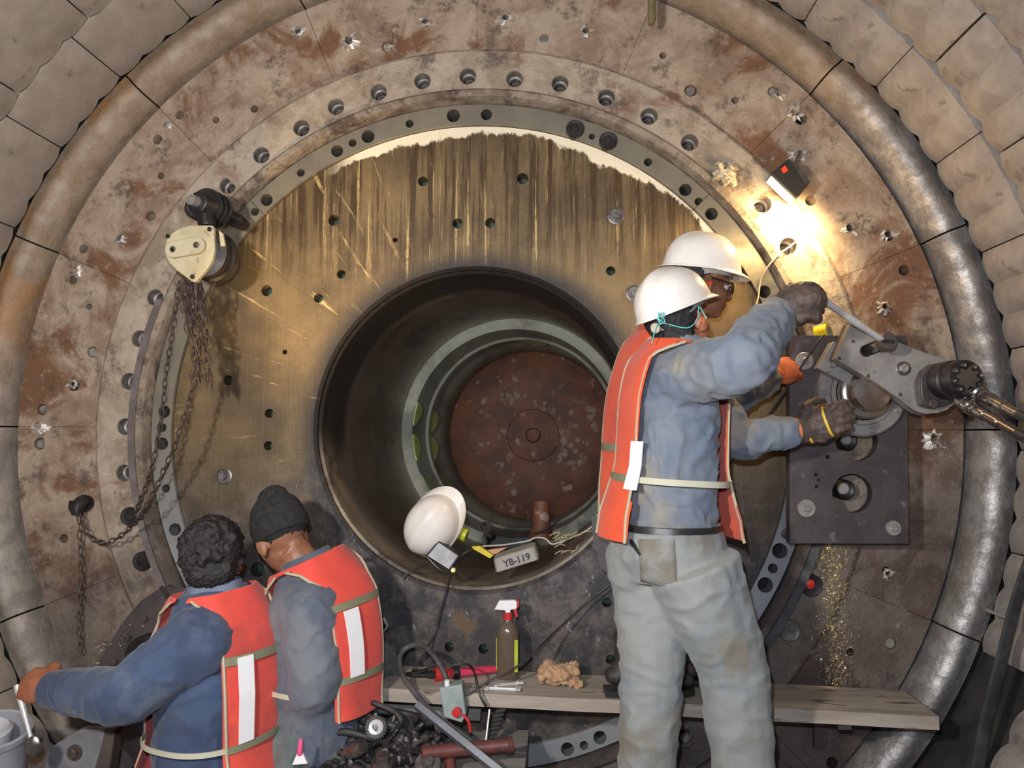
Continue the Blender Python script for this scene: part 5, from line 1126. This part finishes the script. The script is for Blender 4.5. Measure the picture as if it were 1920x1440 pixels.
q = MB(); q.poly3([P(884, 1025, .12), P(900, 1024, .12), P(925, 1042, .12), P(918, 1047, .12), P(888, 1030, .12)], (0, .02, 0)); tag(obj('yellow_strip', q, M_yel, bevel=.001), 'yellow plastic strip left of the grey box in the bore', 'strip')
q = MB(); q.poly3([P(905, 1033, .16), P(952, 1026, .16), P(930, 1038, .16), P(918, 1041, .16)], (0, .02, .0)); tag(obj('orange_card', q, M('salmon_card', (.58, .30, .17), rough=.7)), 'flat orange card lying behind the yellow strip', 'card')
# grey switch box with hand-written YB-119
t = thing('junction_box', 'oblong grey box with hand-written YB-119 lying in the bore mouth', 'box', P(965, 1060, .05)); YB = .03
bx = [P(925, 1048, YB), P(1002, 1024, YB), P(1011, 1050, YB), P(930, 1075, YB)]; q = MB(); q.poly3(bx, (0, .07, .01)); obj('box_body', q, M('box_grey', (.30, .275, .245), (.24, .22, .20), 14, .6, 0, .2), t, bevel=.006)
q = MB(); cc = (bx[0] + bx[1] + bx[2] + bx[3]) / 4; q.poly3([cc + (c - cc) * .93 + V((0, -.004, 0)) for c in bx], (0, .006, 0)); lid = obj('lid', q, M('lid_grey', (.36, .33, .295), (.30, .275, .25), 14, .6, 0, .2), t, bevel=.002)
ux = bx[1] - bx[0]; tx = cc + V((.004, -.0052, -.002))
cuM = M('marker_ink', (.02, .015, .02), rough=.6)
def text2(s, c, size, ux, m, parent):
    cu = bpy.data.curves.new('lettering', 'FONT'); cu.body = s; cu.size = size; cu.extrude = .0008; cu.align_x = 'CENTER'; cu.align_y = 'CENTER'; cu.materials.append(m); cu.offset = .0008
    tmp = bpy.data.objects.new('t', cu); C.objects.link(tmp); dg = bpy.context.evaluated_depsgraph_get(); dg.update(); me = bpy.data.meshes.new_from_object(tmp.evaluated_get(dg)); bpy.data.objects.remove(tmp); me.materials.clear(); me.materials.append(m)
    o = bpy.data.objects.new('lettering', me); C.objects.link(o); ux = V(ux).normalized(); ux = (ux - V((0, ux.y, 0))).normalized(); n = V((0, -1, 0)); uz = n.cross(ux)
    R = Matrix((ux, uz, n)).transposed().to_4x4(); o.parent = parent
    o.matrix_basis = Matrix.Translation(c) @ R; return o
lt = text2('YB-', tx - ux * .16, .034, ux, cuM, lid); lt = text2('119', tx + ux * .16, .036, ux, cuM, lid)
q = MB(); q.tube(spline([P(905, 1024, .12), P(940, 1022, .10), P(968, 1018, .06), P(990, 1014, .04), P(1005, 1008, .05), P(1022, 1010, .06), P(1034, 1020, .05), P(1046, 1018, .04), P(1062, 1012, .05), P(1090, 1000, .06), P(1112, 985, .05), P(1120, 965, .03)], 6), .0028, 6)
tag(obj('white_wire', q, M('white_wire', (.55, .52, .47), rough=.5), smooth=True), 'pale wire snaking over the grey box along the mouth lip', 'wire')
q = MB(); rr = random.Random(31)
for k in range(14):
    a = P(rr.uniform(1030, 1085), rr.uniform(1000, 1042), .02 + rr.uniform(0, .04)); q.tube(spline([a, a + V((.02, -.004, .012)), a + V((rr.uniform(.02, .05), 0, rr.uniform(.005, .035)))], 3), .0022, 5)
tag(obj('straw_wisp', q, M('pale_straw', (.36, .31, .16), rough=.6)), 'wisp of pale yellow fibres right of the grey box', 'fibre')
# rust-red pipe stub standing under the disc
q = MB(); q.lathe(P(1015, 1003, .42), (0, .15, 1), [(.055, -.02), (.052, .0), (.040, .03), (.038, .14), (0, .14)], 22); tag(obj('pipe_stub', q, M_rustdisc, smooth=True), 'short rust-red pipe stub standing below the rusty disc', 'pipe')
q = MB(); q.lathe(P(913, 990, .3), (.2, -.6, .8), [(.012, 0), (.026, 0), (.026, .012), (.012, .012)], 18, loop=True); q.tube([P(913, 994, .3), P(908, 1008, .25)], .009, 8); tag(obj('eye_bolt', q, M_bolt), 'small grey eye bolt lying behind the tape roll in the bore', 'bolt')

# ---- scrap-covered bench at the bottom centre
ZB = -1.065
t = thing('work_bench', 'low wooden bench under the plank covered with greasy machine parts', 'bench', V((-.1, -.5, ZB))); ba, bb = P(585, 1400, -.4).x, P(985, 1400, -.4).x
for k in range(4):
    y0 = -.93 + k * .205; q = MB(); q.box(((ba + bb) / 2, y0 + .1, ZB - .018), bb - ba, .196, .036); obj('board', q, M_wood2, t)
for x in (ba + .08, bb - .08):
    for y in (-.85, -.2): zf = -math.sqrt(1.86 ** 2 - x * x); q = MB(); q.box((x, y, (ZB - .036 + zf) / 2), .06, .06, (ZB - .036) - zf); obj('leg', q, M_wood2, t)
def at(px, py, dz=0.): g = G(px, py, ZB + dz); return g
# grey starter box with red knob hanging at the plank edge
t = thing('switch_box', 'grey green switch box with a red knob below the plank', 'switch box', P(855, 1350, -.36)); q = MB()
q.poly3([P(824, 1290, -.36), P(866, 1284, -.36), P(874, 1340, -.36), P(866, 1356, -.36), P(832, 1345, -.36)], (0, .06, 0)); obj('box_body', q, M_grebox, t, bevel=.004)
q = MB(); q.lathe(P(858, 1333, -.36), (-.1, -1, 0), [(.014, -.005), (.014, .004), (.011, .006), (.015, .012), (.015, .020), (0, .022)], 18); obj('red_knob', q, M_red, t)
q = MB(); q.tube([P(838, 1275, -.345), P(839, 1292, -.345)], .009, 10); obj('white_gland', q, M_white, t)
q = MB(); q.tube(spline([P(868, 1340, -.37), P(878, 1352, -.38), P(882, 1372, -.38)], 4), .005, 8); obj('red_lead', q, M_red, t, True)
# red pipe
p0, p1 = at(800, 1415, .06), at(958, 1392, .06); p0 = P(790, 1412, -.55); p1 = P(960, 1396, -.45)
q = MB(); d = p1 - p0; q.tube([p0, p0 + d * .98, p1], [.020, .020, .023], 20); q.tube([p1, p1 - d * .06], .024, 20); tag(obj('red_pipe', q, M_redpipe, smooth=True), 'dark red pipe lying across the front of the bench', 'pipe')
q = MB(); q.tube([P(842, 1415, -.50), P(846, 1450, -.50), V((P(846, 1450, -.50).x, -.50, ZB))], .018, 14); tag(obj('pipe_stand', q, M_redpipe, smooth=True), 'stubby red upright post carrying the red pipe', 'post')
# steel angle bar
q = MB(); a, b = P(780, 1322, -.46), P(955, 1462, -.60); q.tube([a, b], .016, 4, (1.0, .6)); tag(obj('steel_bar', q, M('blue_grey_bar', (.13, .14, .165), (.10, .105, .12), 14, .45, .4, .1)), 'blue-grey flat steel bar slanting down across the bench', 'bar')
q = MB(); q.tube([P(918, 1330, -.30), P(905, 1440, -.36)], .004, 6); tag(obj('thin_rod', q, M_mach), 'thin bright rod standing right of the switch box', 'rod')
# cogged black belt
q = MB(); a, b = P(946, 1310, -.26), P(915, 1400, -.30); d = b - a; e = V((1, 0, .25)).normalized()
q.tube([a, b], .013, 4, (1, .4))
for k in range(11): c = a + d * (k + .5) / 11; q.box(c + V((0, -.008, 0)), .034, .010, .008, RMat(e, V((0, 1, 0)), e.cross(V((0, 1, 0)))))
tag(obj('cogged_belt', q, M_rubber), 'black cogged belt strip hanging below the plank right of the switch box', 'belt')
# hoses in the heap
hz = [([(640, 1322), (700, 1330), (760, 1338), (800, 1350), (835, 1372), (870, 1400)], -.38, .012, 'black hose arching along the top of the scrap heap'),
      ([(650, 1335), (690, 1352), (740, 1362), (770, 1385), (800, 1420), (812, 1450)], -.44, .014, 'thick black hose curving down the middle of the scrap heap'),
      ([(600, 1395), (640, 1372), (690, 1382), (730, 1395), (760, 1430), (770, 1460)], -.50, .011, 'black hose at the left front of the scrap heap'),
      ([(700, 1318), (735, 1332), (752, 1352), (735, 1372), (700, 1368)], -.46, .009, 'short curled black hose on top of the scrap heap')]
for pts, Y, r, lab in hz:
    q = MB(); q.tube(spline([P(x, y, Y + .02 * math.sin(x)) for x, y in pts], 7), r, 10, round_=True); tag(obj('hose', q, M_rubber, smooth=True), lab, 'hose')
def lathe_thing(name, px, py, Y, ax, prof, m, label, cat, grp=None, n=28, smooth=True):
    q = MB(); q.lathe(P(px, py, Y), ax, prof, n); return tag(obj(name, q, m, smooth=smooth, angle=math.radians(35)), label, cat, grp)
t = thing('ring_gear', 'toothed steel ring gear standing in the scrap heap', 'gear', P(703, 1362, -.50)); q = MB(); star = []
for k in range(96): r = .036 if k % 4 < 2 else .031; star.append((r * math.cos(2 * PI * k / 96), r * math.sin(2 * PI * k / 96)))
g = V((.35, -.8, .5)).normalized(); e1 = V((1, 0, 0)); e1 = (e1 - g * e1.dot(g)).normalized(); e2 = g.cross(e1); q.prism(star, 0, e1=e1, e2=e2, ax=g, h=.018, o=P(703, 1366, -.50)); obj('gear_teeth', q, M_fit, t)
q = MB(); q.lathe(P(703, 1366, -.50), g, [(.022, .016), (.022, .024), (.014, .026), (.010, .018), (0, .018)], 24); obj('gear_hub', q, M_chrome, t)
lathe_thing('hydraulic_jack', 716, 1452, -.60, (0.05, -.15, 1), [(.034, -.02), (.034, .022), (.031, .026), (.033, .030), (.031, .036), (.022, .040), (.022, .060), (.018, .063), (.0, .063)], M_fit, 'steel socket-ended cylinder standing upright at the bottom edge', 'cylinder')
lathe_thing('pipe_coupling', 655, 1408, -.56, (.8, -.4, .4), [(.012, 0), (.024, 0), (.024, .04), (.020, .042), (.020, .06), (.012, .06)], M_fit, 'steel pipe coupling lying at the left of the heap', 'coupling')
lathe_thing('black_reel', 748, 1372, -.40, (.2, -.7, .5), [(.0, 0), (.045, 0), (.045, .012), (.03, .014), (.03, .03), (.045, .032), (.045, .044), (0, .046)], M_dark, 'black flanged reel in the middle of the heap', 'reel')
lathe_thing('flange_disc', 802, 1436, -.56, (.1, -.6, .8), [(.0, 0), (.038, 0), (.038, .012), (.020, .014), (.016, .03), (0, .03)], M_bolt, 'dark flange disc below the red pipe', 'flange')
rr = random.Random(44)
for k in range(22):
    px, py = rr.uniform(598, 800), rr.uniform(1352, 1440); c = P(px, py, -.47 - .001 * (py - 1352)); ax = V((rr.uniform(-1, 1), rr.uniform(-1, .2), rr.uniform(-.5, .7))).normalized(); L = rr.uniform(.03, .06)
    q = MB(); q.lathe(c, ax, [(.012, 0), (.012, .009), (.0065, .009), (.0065, L), (0, L)], 6); tag(obj('hex_bolt', q, (M_fit, M_bolt, M_dark)[k % 3]), 'greasy hex bolt in the scrap heap on the bench', 'bolt', 'loose bolts in the scrap heap')
for k in range(7):
    a = P(800 + k * 8, 1372 + k * 5, -.44); q = MB(); q.tube([a, a + V((.05, -.01, -.012))], .0045, 6); tag(obj('drill_rod', q, M_dark), 'black thin rod in the comb-like stack beside the hose', 'rod', 'thin rods beside the hose')
q = MB(); rr = random.Random(9)
for k in range(130):
    px, py = rr.uniform(575, 830), rr.uniform(1342, 1450); c = P(px, py, -.45 - .001 * (py - 1352)); q.ell(c, (rr.uniform(.008, .028), rr.uniform(.008, .02), rr.uniform(.006, .018)), Matrix.Rotation(rr.uniform(0, 3), 3, 'Y'), 7, 5)
o = obj('oily_debris', q, M('oily_debris', (.035, .032, .035), (.09, .08, .075), 25, .3, .4, .5)); o['kind'] = 'stuff'; tag(o, 'greasy black debris heaped between the machine parts', 'debris')
t = thing('paint_brush', 'small brush with pink handle and white bristles beside the crouching men', 'brush', P(562, 1430, -.70)); q = MB(); q.tube([P(564, 1388, -.70), P(562, 1412, -.70)], [.006, .009], 8, round_=True); obj('handle', q, M('pink_handle', (.75, .10, .25), rough=.4), t)
q = MB(); q.poly3([P(557, 1412, -.70), P(567, 1412, -.70), P(576, 1432, -.70), P(548, 1434, -.70)], (0, .008, 0)); obj('bristles', q, M_white, t)

# ---- bottom left: ratchet, bucket, grey plate
rt = thing('ratchet_wrench', 'chrome ratchet hanging from the fist of the curly-haired man', 'wrench', P(64, 1405, -.68))
h0, h1 = P(32, 1285, -.66), P(62, 1398, -.70); d = h1 - h0; q = MB(); q.tube([h0, h0 + d * .5, h0 + d * .8, h1], [.010, .0085, .006, .010], 12); obj('handle', q, M_chrome, rt, True)
q = MB(); q.lathe(h1 + V((0, .014, 0)), (.2, -1, .1), [(.018, 0), (.021, .004), (.021, .024), (.016, .028), (0, .028)], 22, sc=(1.35, 1)); obj('ratchet_head', q, M_fit, rt)
t = thing('bucket', 'grey round tub cut by the left edge of the picture', 'bucket', P(-10, 1440, -.62)); c = P(-12, 1368, -.62)
q = MB(); q.lathe(c, V((.12, -.25, 1)), [(.0, -.22), (.075, -.22), (.098, -.02), (.104, -.018), (.106, .0), (.098, .004), (.092, .0), (.072, -.21), (0, -.21)], 40); obj('tub', q, M('grey_tub', (.36, .36, .39), (.28, .28, .31), 10, .4), t, True, math.radians(40))
q = MB(); q.lathe(c + V((-.01, .0, -.01)), V((.12, -.25, 1)), [(.0, -.1), (.05, -.1), (.06, .01), (.05, .02), (.04, .01), (0, -.02)], 24); obj('inner_cup', q, M('pale_cup', (.50, .50, .53), rough=.4), t, True)
t = thing('mounting_plate', 'light grey steel plate with one bolt at the bottom left edge', 'plate', P(140, 1440, -.45)); q = MB()
q.poly3([P(x, y, -.50) for x, y in ((80, 1450), (90, 1405), (125, 1382), (150, 1368), (196, 1368), (190, 1400), (176, 1450))], (0, .04, 0)); pl = obj('plate', q, M('plate_grey', (.25, .25, .26), (.19, .19, .20), 10, .5, .3, .2), t, bevel=.003)
q = MB(); q.poly3([P(196, 1368, -.50), P(216, 1368, -.48), P(205, 1450, -.48), P(176, 1450, -.50)], (0, .05, 0)); obj('side_flange', q, M_edge, t, bevel=.003); bolt_at(t, P(140, 1411, -.503), .016, 'washer', .024, M_edge)
# ---- lower right: rubber strip hanging on the shell, scaffold under the standing man
q = MB(); pts = spline([P(1935, 1040, -.42), P(1905, 1130, -.42), P(1880, 1230, -.42), P(1850, 1350, -.42), P(1832, 1450, -.42)], 6); q.tube(pts, .020, 8, (1, .5)); tag(obj('rubber_strip', q, M_rubber, smooth=True), 'black rubber strip running down the lower right of the shell', 'strip')
q = MB(); a, b = P(1848, 1143, -.30), P(1892, 1160, -.30); q.tube([a, b], .006, 6); tag(obj('steel_pin', q, M_mach), 'thin pale steel pin left of the rubber strip', 'pin')
t = thing('scaffold', 'timber scaffold deck under the two standing men', 'scaffold', V((.6, -.5, -1.27))); zs = P(1398, 1478, -.58).z - .104
for k in range(3): q = MB(); q.box((.74, -.80 + .235 * k, zs - .022), 1.0, .228, .04); obj('deck_board', q, M_wood, t)
for x in (.30, 1.16):
    for y in (-.82, -.32): zf = -math.sqrt(1.865 ** 2 - x * x); q = MB(); q.cyl((x, y, zf), (x, y, zs - .042), .024); obj('leg', q, M_machd, t)
# slots of black rubber bands resting between ridge and flange at left and right
q = MB(); q.ring([(1.300, -.046), (1.318, -.060), (1.322, -.032), (1.30, -.03)], math.radians(158), math.radians(214), 40); tag(obj('rubber_seal', q, M('brown_rubber', (.085, .06, .055), (.13, .10, .09), 12, .5)), 'dark rubber seal strip along the left of the ring', 'seal')
q = MB(); q.ring([(1.296, -.046), (1.322, -.062), (1.326, -.032), (1.30, -.03)], math.radians(-45), math.radians(-15), 40); tag(obj('rubber_seal', q, M_rubber), 'black rubber seal strip at the lower right of the ring', 'seal')

# swarf chips added below the base plate, coloured gold to imitate a lamp-lit streak
q = MB(); rr = random.Random(77)
for k in range(1900):
    v = rr.random(); px = rr.gauss(1552 + 16 * v, 19 - 4 * v); py = 1024 + 262 * v ** 1.2; c = P(px, py, -.004 if px > 1545 else -.022)
    c.y = -.034 if math.hypot(c.x, c.z) < 1.468 else -.004
    s_ = rr.uniform(.0014, .0050); a = rr.uniform(0, 6.28); t_ = V((math.cos(a), 0, math.sin(a))); up_ = V((0, -1, 0)) * rr.uniform(.3, 1.3); w_ = V((-t_.z, 0, t_.x))
    q.add([c + t_ * s_, c - t_ * s_ * .8 + w_ * s_ * .6, c - t_ * s_ * .6 - w_ * s_ * .7, c + up_ * s_], [(0, 1, 2), (0, 3, 1), (1, 3, 2), (2, 3, 0)])
o = obj('swarf', to_mesh('swarf', q), M('golden_glint_chips', (.85, .68, .40), (.35, .27, .18), 60, .3, .5), wall); o['kind'] = 'stuff'
